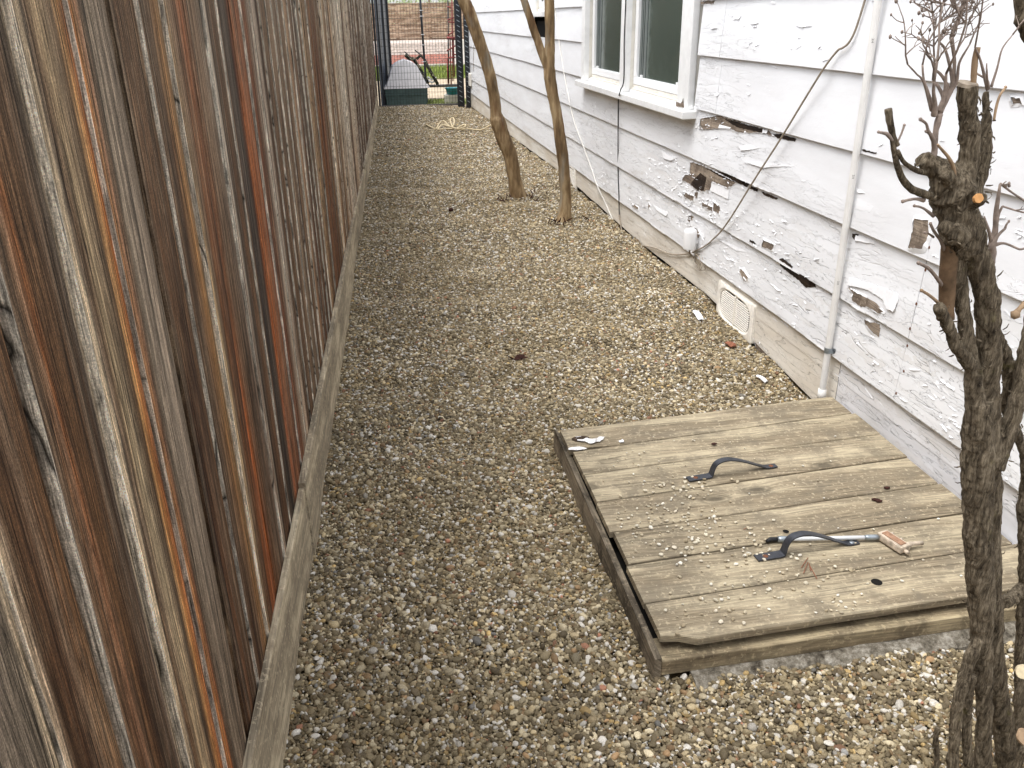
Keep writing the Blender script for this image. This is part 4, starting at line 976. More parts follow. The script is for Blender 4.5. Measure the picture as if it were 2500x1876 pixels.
def handle(x0, y0, x1, y1, lbl, sc2):
    pts2 = [(0, .003, .030), (0.16, .003, .030), (0.245, .004, .029), (0.262, .012, .027), (0.275, .030, .025), (0.30, .046, .024), (0.35, .056, .024), (0.44, .058, .024), (0.55, .049, .022), (0.66, .035, .020), (0.76, .020, .018), (0.84, .009, .017), (0.88, .004, .022), (0.93, .003, .025), (1.0, .003, .022)]
    P = smooth_path(pts2, 4); a = Vector((x0, y0, 0)); bq = Vector((x1, y1, 0)); L = bq - a; nrm_ = Vector((-L.y, L.x, 0)).normalized()
    vs = []; fs = []
    for i, (u, h, w) in enumerate(P):
        c = a + L * u; p_ = P[max(0, i - 1)]; n_ = P[min(len(P) - 1, i + 1)]
        t = Vector(((n_[0] - p_[0]) * L.length, (n_[1] - p_[1]) * sc2)).normalized(); up_ = Vector((-t.y, t.x))
        top = c + L.normalized() * (up_.x * 0.0018); zt = HZ + 0.003 + h * sc2 + up_.y * 0.0018
        bot = c - L.normalized() * (up_.x * 0.0018); zb = HZ + 0.003 + h * sc2 - up_.y * 0.0018
        for (q, z, s) in ((top, zt, 1), (top, zt, -1), (bot, zb, -1), (bot, zb, 1)):
            v = q + nrm_ * (s * w / 2); vs.append((v.x, v.y, z))
    n = len(P)
    for i in range(n - 1):
        for k in range(4): fs.append((i * 4 + k, (i + 1) * 4 + k, (i + 1) * 4 + (k + 1) % 4, i * 4 + (k + 1) % 4))
    fs += [(0, 1, 2, 3), tuple((n - 1) * 4 + k for k in (3, 2, 1, 0))]
    h = mk('handle', vs, fs, M['ironb'], hat, loc=(x0, y0, HZ)); h['label'] = lbl
    for u, m_ in ((0.09, M['rust']), (0.94, M['rust'] if sc2 < 1.0 else M['galv'])):
        q = a + L * u; mb = MB(); mb.ball((q.x, q.y, HZ + 0.007), 0.0085, 2, (1, 1, 0.35)); mb.make('screw', m_, h, smooth=True, loc=(q.x, q.y, HZ))
handle(0.914, 2.272, 1.236, 2.305, 'far black strap handle', 0.95)
handle(0.952, 1.822, 1.270, 1.846, 'near black strap handle with pebbles on its foot', 1.05)

# concrete footing in front
N = 60; cv = []; cf = []
for i in range(N + 1):
    u = i / N; x = 0.66 + 1.05 * u; yb = 1.60; yf = 1.480 + 0.03 * u + 0.014 * mnoise.noise(Vector((x * 9, 0, 3))) + 0.008 * mnoise.noise(Vector((x * 30, 0, 3))) - 0.02 * (u < 0.02)
    z = 0.012 + 0.007 * mnoise.noise(Vector((x * 12, 2, 3)))
    ym = yf + 0.03 + 0.01 * mnoise.noise(Vector((x * 14, 9, 3)))
    cv += [(x, yf - 0.012, -0.06), (x, yf, -0.004 + 0.006 * mnoise.noise(Vector((x * 25, 5, 3)))), (x, ym, z), (x, yb, z + 0.004)]
for i in range(N):
    for k in range(3): cf.append((i * 4 + k, (i + 1) * 4 + k, (i + 1) * 4 + k + 1, i * 4 + k + 1))
cf.append((0, 1, 2, 3))
tag(mk('concrete_footing', cv, cf, M['concrete'], loc=(1.1, 1.5, 0)), 'rough broken concrete footing under the front edge of the hatch', 'concrete footing')

# pebbles lying on the hatch
P, R, S, T, V = [], [], [], [], []
def drop(x, y, s):
    if not (0.60 < x < 1.68 and 1.56 < y < 2.70): return
    P.append((x, y, HZ + 0.004 + s * 0.15)); R.append((random.gauss(0, .2), random.gauss(0, .2), random.uniform(0, 6.28))); S.append((s * .55, s * .45, s * .33))
    c = np.array(random.choice([lin(196, 186, 164), lin(176, 164, 140), lin(214, 208, 194), lin(160, 146, 120), lin(206, 196, 176), lin(186, 172, 146), lin(200, 192, 172)])[:3]) * random.uniform(.8, 1.1); T.append(tuple(c) + (1,)); V.append(random.randint(0, 7))
for (cx_, cy_, sx, sy, n, s0, s1) in ((0.80, 2.07, .09, .08, 110, .005, .010), (0.82, 1.92, .10, .06, 60, .006, .014), (0.86, 2.24, .08, .03, 34, .005, .013), (0.80, 2.40, .08, .08, 22, .004, .009), (0.78, 1.62, .08, .05, 26, .006, .013), (1.08, 1.60, .05, .02, 18, .005, .011), (0.96, 1.83, .05, .02, 26, .006, .013), (0.98, 1.95, .03, .03, 14, .006, .012), (0.92, 1.72, .16, .06, 46, .005, .012), (1.20, 1.75, .2, .12, 26, .004, .010), (1.2, 2.2, .3, .25, 30, .004, .008)):
    for _ in range(n): drop(random.gauss(cx_, sx), random.gauss(cy_, sy), random.uniform(s0, s1))
tag(pebble_object('loose_pebbles', *[np.array(q) for q in (P, R, S, T, V)]), 'small pale pebbles strewn over the hatch planks', 'pebbles', kind='stuff')

# rod with rusty head lying on the hatch
tl = thing('valve_rod', (1.2, 1.86, HZ), 'white metal rod with rusty block head lying under the near hatch handle', 'tool')
zz = HZ + 0.012
A = Vector((1.020, 1.893, zz)); Bq = Vector((1.335, 1.842, zz + 0.004)); dd = (Bq - A).normalized()
mb = MB(); mb.tube([A + dd * 0.06, Bq - dd * 0.01], 0.0058, 14); mb.make('rod', M['whitemetal'], tl, smooth=True)
mb = MB(); mb.tube([A + dd * 0.026, A + dd * 0.034, A + dd * 0.050, A + dd * 0.062], [.008, .0095, .0095, .007], 14); mb.make('collar', M['galv'], tl, smooth=True)
mb = MB(); mb.tube([A - dd * 0.004 + Vector((-.004, -.006, -.002)), A + dd * 0.006, A + dd * 0.016, A + dd * 0.028], [.005, .007, .007, .006], 12); mb.make('rubber_tip', M['blackrub'], tl, smooth=True)
mb = MB(); mb.tube([Bq - dd * 0.045, Bq - dd * 0.036, Bq - dd * 0.012, Bq], [.0062, .008, .008, .0068], 14); mb.make('ferrule', M['galv'], tl, smooth=True)
hc = Vector((1.357, 1.812, zz + 0.006)); Rh = Matrix.Rotation(math.radians(-74), 3, 'Z')
mb = MB(); mb.bbox(hc - Vector((.044, .019, .011)), hc + Vector((.044, .019, .011)), 0.005, Rh, hc); hd = mb.make('block_head', M['rustpale'], tl)
mb = MB(); mb.bbox(hc + Vector((-.034, -.011, .0112)), hc + Vector((.034, .011, .0135)), 0.001, Rh, hc); mb.make('face_plate', M['rustface'], hd)
mb = MB(); q = hc + Rh @ Vector((.028, .012, 0)); mb.tube([q, q + Vector((.022, .004, 0)), q + Vector((.030, .005, 0)), q + Vector((.060, .006, -.002))], [.008, .008, .0055, .0065], 12); mb.make('nozzle', M['rustpale'], hd, smooth=True)
mb = MB()
for t_ in (-.03, 0.002): q = hc + Rh @ Vector((t_, .020, 0)); mb.tube([q, q + Rh @ Vector((0, .012, 0))], .005, 10)
q = hc + Rh @ Vector((.044, -.004, -.002)); mb.tube([q, q + Rh @ Vector((.012, 0, 0))], .006, 10)
mb.make('bolt', M['rustpale'], hd, smooth=True)

# ------------------------------------------------------------------ crape myrtle trunks
def tree_trunk(paths, y, wob=0.06, seg=18):
    mb = MB()
    for k, path in enumerate(paths):
        pts = []
        for (px, py, w) in path:
            q = ony((px, py), y); pts.append((q.x, q.y, q.z, depth_px(q, w) / 2))
        pts = smooth_path(pts, 8); mb.tube([p[:3] for p in pts], [p[3] for p in pts], seg, True, wob, k * 3 + y)
    return mb
ta = thing('crape_myrtle', (ony((1265, 481), 7.4).x, 7.4, 0), 'leaning smooth brown trunk in the gravel, nearer the gate, with a knuckle low down', 'tree', 'bare trunks in the gravel beside the house')
mb = tree_trunk([[(1274, 505, 58), (1266, 480, 42), (1257, 440, 34), (1246, 380, 34), (1232, 345, 35), (1222, 316, 36), (1214, 292, 36), (1211, 275, 29), (1204, 221, 28), (1189, 158, 28), (1168, 95, 29), (1146, 32, 30), (1132, 0, 30), (1105, -60, 29), (1080, -130, 27), (1070, -220, 24), (1080, -330, 20)]], 7.4)
mb.make('trunk', M['myrtle'], ta, smooth=True)
mb = MB()
def limb(mb, p, d_, L, r, depth, rnd, ups=0.25):
    pts = [Vector(p)]; dv = Vector(d_).normalized()
    for i in range(5): dv = (dv + Vector((rnd.gauss(0, .12), rnd.gauss(0, .12), ups * .4))).normalized(); pts.append(pts[-1] + dv * L / 5)
    mb.tube(pts, [r * (1 - .12 * i) for i in range(6)], 7 if depth else 5)
    if depth:
        for k in range(2 if depth > 1 else 3):
            nd = (dv + Vector((rnd.gauss(0, .55), rnd.gauss(0, .55), rnd.gauss(.1, .2)))).normalized(); limb(mb, pts[-1 - (k % 2)], nd, L * .72, r * .55, depth - 1, rnd, ups)
q = ony((1080, -325), 7.4); rn_ = random.Random(3)
for dv in ((-.3, -.2, 1), (.35, .3, 1)): limb(mb, q, dv, 0.7, 0.032, 3, rn_)
mb.make('crown', M['myrtle'], ta, smooth=True)
tb = thing('crape_myrtle', (ony((1378, 530), 6.45).x, 6.45, 0), 'forked smooth brown trunk closest to the house wall, second of the two', 'tree', 'bare trunks in the gravel beside the house')
mb = tree_trunk([[(1377, 552, 52), (1378, 526, 34), (1381, 480, 27), (1379, 443, 28), (1375, 395, 28), (1369, 348, 28), (1360, 285, 26), (1350, 235, 27), (1343, 190, 29), (1341, 150, 27), (1343, 95, 24), (1342, 40, 24), (1341, 0, 24), (1338, -80, 23), (1345, -180, 20), (1350, -280, 17)], [(1346, 205, 22), (1336, 165, 21), (1322, 127, 20), (1312, 98, 19), (1303, 73, 19), (1291, 35, 18), (1279, 0, 18), (1262, -60, 17), (1250, -140, 15), (1252, -240, 13)]], 6.45)
mb.make('trunk', M['myrtle'], tb, smooth=True)
mb = MB(); rn_ = random.Random(5)
limb(mb, ony((1350, -278), 6.45), (.2, -.1, 1), 0.7, .026, 3, rn_); limb(mb, ony((1252, -238), 6.45), (-.2, .3, 1), 0.7, .020, 3, rn_)
mb.make('crown', M['myrtle'], tb, smooth=True)
# dry shoots and litter at the feet of the trunks
mb = MB(); rn_ = random.Random(9)
for (px, py, yy) in ((1265, 480, 7.35), (1290, 470, 7.4), (1372, 540, 6.4), (1245, 480, 7.35)):
    c = ony((px, py), yy)
    for _ in range(15):
        p = Vector((c.x + rn_.gauss(0, .09), c.y + rn_.gauss(0, .09), float(g_h(c.x, c.y)) + .004)); mb.tube([p, p + Vector((rn_.gauss(0, .03), rn_.gauss(0, .03), rn_.uniform(.005, .05)))], [.005, .003], 5)
tag(mb.make('dry_litter', M['leafd']), 'dark dry stubs and litter around the feet of the two trunks', 'plant litter', kind='stuff')

# ------------------------------------------------------------------ pruned shrub in the foreground
SY0 = 1.12
shr = thing('pruned_shrub', (ony((2420, 1840), SY0).x, SY0, -0.03), 'hard pruned shrub with thick dark stems and bare twigs at the right', 'shrub')
Q2 = zone(3.32, 2050, 200); Q3 = zone(2.554, 2150, 600); Q4 = zone(2.652, 2150, 1250); Q1 = zone(5.53, 2100, 0)
def stem_pts(path, zn, y0=SY0, dy=None):
    out = []
    for i, p in enumerate(path):
        yy = y0 if dy is None else y0 + dy[0] + (dy[1] - dy[0]) * i / max(1, len(path) - 1)
        q = ony(zn(p[0], p[1]), yy); s = zn(1, 0)[0] - zn(0, 0)[0]
        out.append((q.x, q.y, q.z, depth_px(q, p[2] * s) / 2 * (0.86 if p[2] * s > 20 else 1.0)))
    return out
def photo(x, y): return (x, y)
trunk = MB()
def add_stem(mbx, path, zn=photo, dy=None, seg=16, wob=0.12, n=6):
    P_ = smooth_path(stem_pts(path, zn, dy=dy), n); mbx.tube([p[:3] for p in P_], [max(p[3], .0006) for p in P_], seg, True, wob, len(mbx.v) * .01)
# main bole, two fused stems below
add_stem(trunk, [(2398, 1930, 50), (2400, 1870, 46), (2402, 1780, 42), (2402, 1700, 44), (2398, 1620, 50), (2396, 1540, 60), (2395, 1440, 72), (2390, 1340, 74), (2388, 1250, 76), (2388, 1150, 84), (2388, 1060, 80), (2392, 980, 72)], dy=(0.0, 0.0))
add_stem(trunk, [(2462, 1930, 54), (2456, 1870, 52), (2450, 1780, 54), (2436, 1680, 54), (2424, 1580, 56), (2420, 1480, 62), (2416, 1380, 62), (2412, 1250, 66), (2414, 1130, 68), (2412, 1020, 62), (2414, 930, 60), (2416, 850, 64), (2414, 780, 66), (2404, 700, 66), (2390, 640, 66), (2374, 590, 74), (2360, 545, 92)], dy=(0.03, 0.0))
add_stem(trunk, [(2384, 1010, 60), (2376, 920, 46), (2364, 840, 40), (2352, 760, 42), (2342, 690, 44), (2334, 630, 46), (2338, 580, 64)], dy=(0.0, 0.015))
# head of the trunk
add_stem(trunk, [(2352, 620, 80), (2345, 560, 104), (2335, 510, 112), (2326, 470, 118), (2312, 440, 100), (2290, 415, 66), (2262, 396, 50), (2250, 388, 44)], dy=(0.0, 0.0), wob=.22)
add_stem(trunk, [(2340, 480, 70), (2355, 430, 62), (2366, 380, 56), (2368, 330, 52), (2364, 280, 50), (2360, 235, 52), (2362, 208, 56)], wob=.14)
add_stem(trunk, [(2368, 480, 60), (2388, 440, 44), (2400, 390, 36), (2408, 340, 30), (2408, 290, 24), (2408, 250, 22), (2408, 222, 23)], dy=(0, 0.02), wob=.12)
add_stem(trunk, [(2372, 500, 40), (2390, 487, 36), (2399, 484, 30)], dy=(-.02, -.05))
add_stem(trunk, [(2330, 455, 44), (2318, 436, 40), (2308, 424, 30)], dy=(-.01, -.03), wob=.25)
add_stem(trunk, [(2300, 550, 24), (2330, 570, 50), (2352, 585, 48)], dy=(-.03, -.025), wob=.3)
# left stub and right stems
add_stem(trunk, [(2372, 895, 40), (2345, 862, 36), (2322, 815, 34), (2305, 775, 32), (2290, 748, 30)], dy=(-.01, -.03), wob=.16)
add_stem(trunk, [(2424, 1140, 62), (2452, 1085, 46), (2472, 1020, 44), (2486, 955, 40), (2498, 880, 36), (2512, 800, 34), (2524, 700, 32)], dy=(0, .03))
add_stem(trunk, [(2436, 820, 26), (2450, 850, 30), (2462, 905, 32), (2460, 960, 30), (2456, 1000, 26), (2470, 1040, 28)], dy=(.03, .05))
add_stem(trunk, [(2490, 1930, 30), (2486, 1850, 30), (2488, 1750, 28), (2488, 1640, 26), (2490, 1560, 24), (2494, 1480, 26), (2502, 1430, 34), (2500, 1340, 30), (2496, 1240, 26), (2504, 1150, 24), (2490, 1080, 24), (2480, 1040, 24)], dy=(.06, .03))
add_stem(trunk, [(2452, 1470, 36), (2475, 1455, 30), (2500, 1430, 32)], dy=(.01, .04))
add_stem(trunk, [(2322, 1930, 30), (2326, 1870, 30), (2332, 1780, 30), (2342, 1700, 32), (2358, 1640, 32), (2376, 1590, 34), (2392, 1560, 34)], dy=(-.03, -.01))
add_stem(trunk, [(2366, 1930, 26), (2364, 1860, 26), (2360, 1780, 26), (2362, 1710, 24), (2374, 1650, 26)], dy=(-.01, -.01))
add_stem(trunk, [(2284, 1930, 18), (2286, 1850, 14), (2285, 1800, 13), (2290, 1775, 12)], dy=(-.02, -.02))
add_stem(trunk, [(2470, 1930, 30), (2480, 1880, 26), (2500, 1830, 24)], dy=(-.05, -.06))
tr = trunk.make('trunk', M['bark'], shr, smooth=True)
md = tr.modifiers.new('fuse', 'REMESH'); md.mode = 'VOXEL'; md.voxel_size = 0.0023; md.use_smooth_shade = True
tex = bpy.data.textures.new('bark_lumps', 'CLOUDS'); tex.noise_scale = 0.03; tex.noise_depth = 5
md = tr.modifiers.new('lumps', 'DISPLACE'); md.texture = tex; md.strength = 0.007; md.mid_level = 0.5; md.texture_coords = 'LOCAL'
tex2 = bpy.data.textures.new('bark_scales', 'VORONOI'); tex2.noise_scale = 0.012
md = tr.modifiers.new('scales', 'DISPLACE'); md.texture = tex2; md.strength = 0.0024; md.mid_level = 0.4; md.texture_coords = 'LOCAL'
# peeling fibres of bark
fb = MB(); rf_ = random.Random(17); vv = trunk.v
for _ in range(900):
    i = rf_.randrange(len(vv) - 60); p = Vector(vv[i]); q = Vector(vv[min(len(vv) - 1, i + 16)]); r8 = Vector(vv[i - (i % 16) + (i + 8) % 16]) if False else None
    if (q - p).length > .12 or (q - p).length < .003: continue
    up_ = (q - p).normalized(); out = Vector((rf_.uniform(-1, .6), -1, 0)).normalized(); side_ = up_.cross(out).normalized()
    L = rf_.uniform(.004, .013); w_ = rf_.uniform(.0006, .0016); d_ = (side_ * rf_.uniform(-1, 1) + up_ * rf_.uniform(-.8, .8)).normalized(); o_ = out * .003
    a_, b_, c_ = p + o_, p + d_ * L * .5 + out * rf_.uniform(.004, .007), p + d_ * L + out * rf_.uniform(.002, .005); n_ = out.cross(d_).normalized() * w_
    fb.add([a_ - n_, a_ + n_, b_ + n_, b_ - n_, c_ + n_ * .5, c_ - n_ * .5], [(0, 1, 2, 3), (3, 2, 4, 5)])
tag(fb.make('bark_fibre', M['bark'], shr), kind='stuff')
# dark branch hanging in the top right corner
mb = MB(); add_stem(mb, [(2560, 140, 40), (2530, 95, 60), (2512, 50, 66), (2506, 0, 62), (2504, -80, 58), (2500, -200, 52)], dy=(.02, .02), wob=.2)
br = mb.make('branch', M['bark'], shr, smooth=True)
# cut faces
def cut_disc(px, py, w, dy, nrm_, mat=M['cut']):
    q = ony((px, py), SY0 + dy); r = depth_px(q, w) / 2; n_ = Vector(nrm_).normalized(); mb = MB(); mb.tube([q - n_ * .003, q + n_ * .002], r, 14, True, .15, px); mb.make('cut_end', mat, shr)
cut_disc(2388, 485, 23, -.066, (-.1, -1, .35)); cut_disc(2496, 1640, 34, -.02, (-.3, -1, .5), M['palecut']); cut_disc(2500, 1800, 40, -.10, (.2, -.8, .6), M['twigtan'])
cut_disc(2362, 205, 48, 0.0, (0, -.2, 1), M['rustpale'])
# cut shoots and twigs
def twig(path, zn, mat, dy=(0, 0), name='twig', seg=7, knob=True, wob=.1):
    mb = MB(); add_stem(mb, path, zn, dy, seg, wob, 5)
    if knob:
        s = stem_pts([path[-1]], zn, dy=(dy[1], dy[1]))[0]; mb.ball(s[:3], s[3] * 1.45, 1)
    return mb.make(name, mat, shr, smooth=True)
twig([(1530, 1130, 78), (1535, 1000, 80), (1550, 820, 82), (1585, 640, 78)], Q1, M['twigtan'], (0, 0), 'cut_shoot', 10, False)
twig([(2330, 560, 60), (2316, 650, 46), (2312, 720, 44), (2308, 780, 46)], photo, M['shoot'], (0, .0), 'cut_shoot', 10, False)
twig([(790, 945, 74), (700, 915, 74), (640, 895, 66), (570, 860, 60), (510, 790, 56), (470, 690, 50), (440, 560, 44), (430, 470, 44)], Q2, M['bark'], (0, -.03), 'cut_shoot', 10, False)
twig([(470, 520, 36), (435, 440, 44), (415, 360, 56), (400, 280, 60), (393, 222, 62)], Q2, M['bark'], (-.03, -.03), 'cut_shoot', 10, False)
twig([(720, 740, 50), (640, 725, 44), (570, 690, 38), (510, 640, 34), (470, 560, 32)], Q2, M['bark'], (0, -.03), 'cut_shoot', 9, False)
twig([(430, 480, 26), (390, 430, 34), (350, 415, 26), (315, 408, 20)], Q2, M['twig'], (-.03, -.04))
twig([(465, 500, 16), (500, 420, 16), (524, 352, 18)], Q2, M['twig'], (-.03, -.03))
twig([(680, 960, 40), (620, 950, 26), (560, 958, 22), (512, 970, 24)], Q2, M['twig'], (0, -.03))
twig([(760, 1090, 30), (700, 1040, 22), (650, 1015, 18), (606, 1006, 20)], Q2, M['twig'], (0, -.02))
twig([(1530 * 0 + 850, 1370, 30), (820, 1290, 28), (770, 1220, 26), (735, 1150, 22)], Q2, M['twig'], (0, -.03))
twig([(760, 1260, 20), (720, 1230, 16), (690, 1222, 18)], Q2, M['twig'], (0, -.03))
twig([(840, 1660, 30), (790, 1590, 28), (720, 1510, 26), (640, 1470, 24)], Q2, M['twig'], (0, -.03))
twig([(410, 430, 26), (370, 370, 22), (310, 315, 20), (255, 280, 18)], Q3, M['twigtan'], (0, -.03))
twig([(390, 260, 24), (340, 190, 20), (290, 140, 18), (235, 108, 18)], Q3, M['twig'], (0, -.03))
twig([(930, 780, 36), (920, 690, 32), (880, 610, 28), (820, 540, 24), (795, 510, 20)], Q2, M['twigtan'], (-.02, -.05), knob=False)
twig([(740, 660, 60), (765, 580, 50), (772, 500, 46), (776, 420, 46), (792, 340, 50), (812, 262, 48)], Q2, M['twig'], (0, 0), 'cut_shoot', 10, False)
twig([(770, 560, 44), (760, 470, 40), (720, 400, 26), (700, 340, 22), (655, 305, 24)], Q2, M['twig'], (0, -.02))
twig([(760, 500, 24), (730, 430, 20), (700, 402, 20)], Q2, M['twig'], (0, -.01))
twig([(1250, 320, 20), (1270, 200, 22), (1300, 110, 20), (1345, 45, 20)], Q2, M['twigtan'], (.01, .02))
twig([(1130, 820, 30), (1180, 710, 26), (1215, 620, 24), (1235, 530, 18)], Q2, M['twig'], (.0, .02), knob=False)
twig([(900, 370, 60), (870, 390, 30), (840, 430, 46)], Q3, M['twigtan'], (-.05, -.05))
# flowering shoots that still carry bare seed heads: forked twiglets grown in space
def seedhead(mb, p, d_, L, r, depth, rnd):
    pts = [Vector(p)]; dv = Vector(d_).normalized(); n = 4
    for i in range(n): dv = (dv + Vector((rnd.gauss(0, .22), rnd.gauss(0, .18), .05))).normalized(); pts.append(pts[-1] + dv * L / n)
    mb.tube(pts, [r * (1 - .1 * i) for i in range(n + 1)], 5 if r < .0016 else 6)
    if depth == 0:
        if rnd.random() < 0.32: mb.ball(pts[-1], rnd.uniform(.0014, .0026), 1, (1, 1, 1.4))
        return
    for i in range(1, n + 1):
        for s in ((-1, 1) if i < n else (-1, 0, 1)):
            if rnd.random() < 0.22: continue
            a = rnd.uniform(0, 6.28); side = Vector((math.cos(a), math.sin(a) * .7, 0)); side = (side - dv * side.dot(dv)).normalized()
            nd = (dv * .6 + side * s * rnd.uniform(.7, 1.2) + Vector((0, 0, .15))).normalized(); seedhead(mb, pts[i], nd, L * rnd.uniform(.32, .55), r * .62, depth - 1, rnd)
rs = random.Random(21)
shoots = [([(1000, 1560, 90), (1010, 1400, 60), (990, 1250, 46), (1000, 1100, 40)], (-.04, 0, 1), .10, 2), ([(1060, 1500, 70), (1120, 1350, 56), (1150, 1180, 44), (1160, 1000, 36)], (0, 0, 1), .14, 2), ([(1000, 1480, 44), (920, 1250, 36), (860, 1080, 32), (840, 880, 28)], (-.35, 0, 1), .11, 2),
          ([(1060, 1600, 80), (1120, 1350, 50), (1060, 1180, 44), (980, 1090, 34)], (.3, 0, 1), .09, 2), ([(960, 1500, 40), (860, 1120, 30), (760, 1000, 24), (640, 870, 20)], (-.7, 0, .8), .06, 1), ([(1090, 1520, 60), (1170, 1340, 60), (1245, 1180, 60), (1262, 1000, 54), (1270, 800, 46), (1230, 500, 60)], (-.05, 0, 1), .10, 2),
          ([(1100, 1500, 50), (1185, 1260, 50), (1160, 1120, 46), (1080, 1000, 40), (1000, 940, 30)], (-.3, 0, 1), .05, 1), ([(1180, 1320, 46), (1240, 1100, 44), (1160, 700, 36), (1060, 560, 26)], (-.3, 0, 1), .10, 2), ([(1190, 1300, 46), (1300, 1100, 44), (1340, 850, 34), (1480, 600, 22)], (.3, 0, 1), .06, 1), ([(1720, 1220, 46), (1660, 950, 40), (1605, 760, 30), (1550, 640, 26)], (-.4, 0, 1), .16, 2),
          ([(1770, 1180, 40), (1850, 920, 28), (1920, 660, 22), (2060, 470, 16)], (.5, 0, 1), .05, 1), ([(1740, 1180, 34), (1710, 1080, 30), (1580, 1000, 26)], (-.6, 0, .6), .015, 0), ([(1740, 1200, 34), (1720, 1100, 30), (1710, 980, 28)], (0, 0, 1), .012, 0)]
for i, (path, dv, L, dep) in enumerate(shoots):
    mb = MB(); add_stem(mb, path, Q1, (0.0, -.02 + .012 * (i % 4)), 7, .1, 5); s = stem_pts([path[-1]], Q1, dy=(-.02 + .012 * (i % 4),) * 2)[0]
    seedhead(mb, s[:3], dv, L, max(s[3], .0013), dep, rs); mb.make('twig', M['twig'], shr, smooth=True)
for i, (path, dv, L, dep) in enumerate([([(1230, 1340, 60), (1260, 1200, 44), (1270, 1050, 40), (1300, 830, 20)], (.5, 0, -.2), .02, 1), ([(1250, 1320, 40), (1280, 1100, 26), (1320, 1010, 18)], (.6, 0, -.3), .10, 2), ([(1240, 1330, 36), (1330, 1310, 22), (1460, 1360, 18)], (1, 0, .1), .06, 1), ([(1300, 825, 20), (1400, 900, 18), (1520, 980, 16)], (.8, 0, -.4), .05, 1), ([(1230, 1470, 60), (1240, 1380, 56), (1240, 1330, 50), (1280, 1250, 28), (1340, 1190, 22)], (.3, 0, 1), .012, 0), ([(1240, 1330, 40), (1210, 1210, 26), (1180, 1130, 24)], (-.2, 0, 1), .008, 0)]):
    mb = MB(); add_stem(mb, path, Q2, (.06, .05), 7, .1, 5); s = stem_pts([path[-1]], Q2, dy=(.05, .05))[0]
    seedhead(mb, s[:3], dv, L, max(s[3], .0013), dep, rs); mb.make('twig', M['twig'], shr, smooth=True)

# ------------------------------------------------------------------ gate and what stands behind it
GY = 16.5; GZ = lambda x, y, yy=GY: ony((850 + x / 5.53, y / 5.53), yy)
gate = thing('wire_gate', (0.85, GY, 0), 'tall black framed wire mesh gate closing the far end of the path', 'gate')
gl, gr, gt = 0.085, 1.60, 2.15
for nm, a, b_ in (('gate_frame', (gl - .02, GY - .02, -.06), (gl + .02, GY + .02, gt)), ('gate_frame', (gr - .02, GY - .02, -.06), (gr + .02, GY + .02, gt))):
    mb = MB(); mb.bbox(a, b_, .004); mb.make(nm, M['blackmetal'], gate)
for z in (0.0, gt - .02):
    mb = MB(); mb.bbox((gl + .021, GY - .018, z - .018), (gr - .021, GY + .018, z + .018), .004); mb.make('gate_rail', M['greym'] if z < .5 else M['blackmetal'], gate)
mb = MB()
for i in range(1, 28): x = gl + (gr - gl) * i / 28; mb.tube([(x, GY, 0), (x, GY, gt)], .0026, 5, False)
for i in range(1, 19): z = i * .115; mb.tube([(gl, GY + .004, z), (gr, GY + .004, z)], .0026, 5, False)
tag(mb.make('wire_mesh', M['wire'], gate), kind='stuff')
mb = MB(); mb.bbox((-0.06, GY - .03, -.08), (0.055, GY + .04, 2.15), .004); tag(mb.make('gate_post', M['blackmetal'], loc=(0, GY, 0)), 'black gate post against the end of the wooden fence', 'post')
kp_ = thing('kennel_panel', (0.2, 17.4, 0), 'grey covered side panel running back behind the left of the gate', 'panel')
mb = MB(); mb.hexa([(0.11, 16.53, -.05), (0.13, 16.53, -.05), (0.36, 18.6, -.05), (0.33, 18.6, -.05), (0.11, 16.53, 2.15), (0.13, 16.53, 2.15), (0.36, 18.6, 2.15), (0.33, 18.6, 2.15)]); mb.make('sheet', M['tarp'], kp_)
for (x, y) in ((0.14, 16.7), (0.25, 17.6), (0.36, 18.58)):
    mb = MB(); mb.bbox((x - .004, y - .03, -.05), (x + .035, y + .03, 2.15), .003); mb.make('batten', M['blackmetal'], kp_)
# two slotted black angle posts at the house side
for j, (x, y) in enumerate(((1.60, 16.44), (1.70, 16.30))):
    sp_ = thing('slotted_post', (x, y, 0), ('black slotted steel post forming the right side of the gate', 'black slotted steel post fixed against the white siding by the gate')[j], 'post', 'slotted posts beside the gate')
    x0, x1 = (x - .075 + .0, x + .055) if j == 0 else (x - .03, x + .06)
    mb = MB(); mb.bbox((x0, y - .012, -.07), (x1, y + .012, 2.15), .003); mb.make('angle_bar', M['blackmetal'], sp_)
    for i in range(24):
        z = 0.06 + i * .086; b = MB(); R_ = Matrix.Rotation(math.radians(32), 3, 'Y'); c = Vector(((x0 + x1) / 2, y - .0135, z)); b.bbox(c - Vector((.03, .0015, .006)), c + Vector((.03, .0015, .006)), .001, R_, c); b.make('slot', M['galv'], sp_)
# pole with white ties
pole = thing('prop_pole', (0.999, 17.3, 0.0), 'thin black pole with white ties standing behind the middle of the gate', 'pole')
mb = MB(); mb.tube([(1.0, 17.28, -.05), (1.0, 17.3, 0.6), (0.985, 17.3, 1.3), (0.975, 17.3, 2.2)], .022, 10); mb.make('tube', M['blackmetal'], pole, smooth=True)
for z in (0.72, 1.02, 1.20, 1.52, 1.62): mb = MB(); mb.tube([(0.99, 17.3, z), (0.99, 17.3, z + .014)], .034, 10); mb.make('tie', M['ties'], pole)
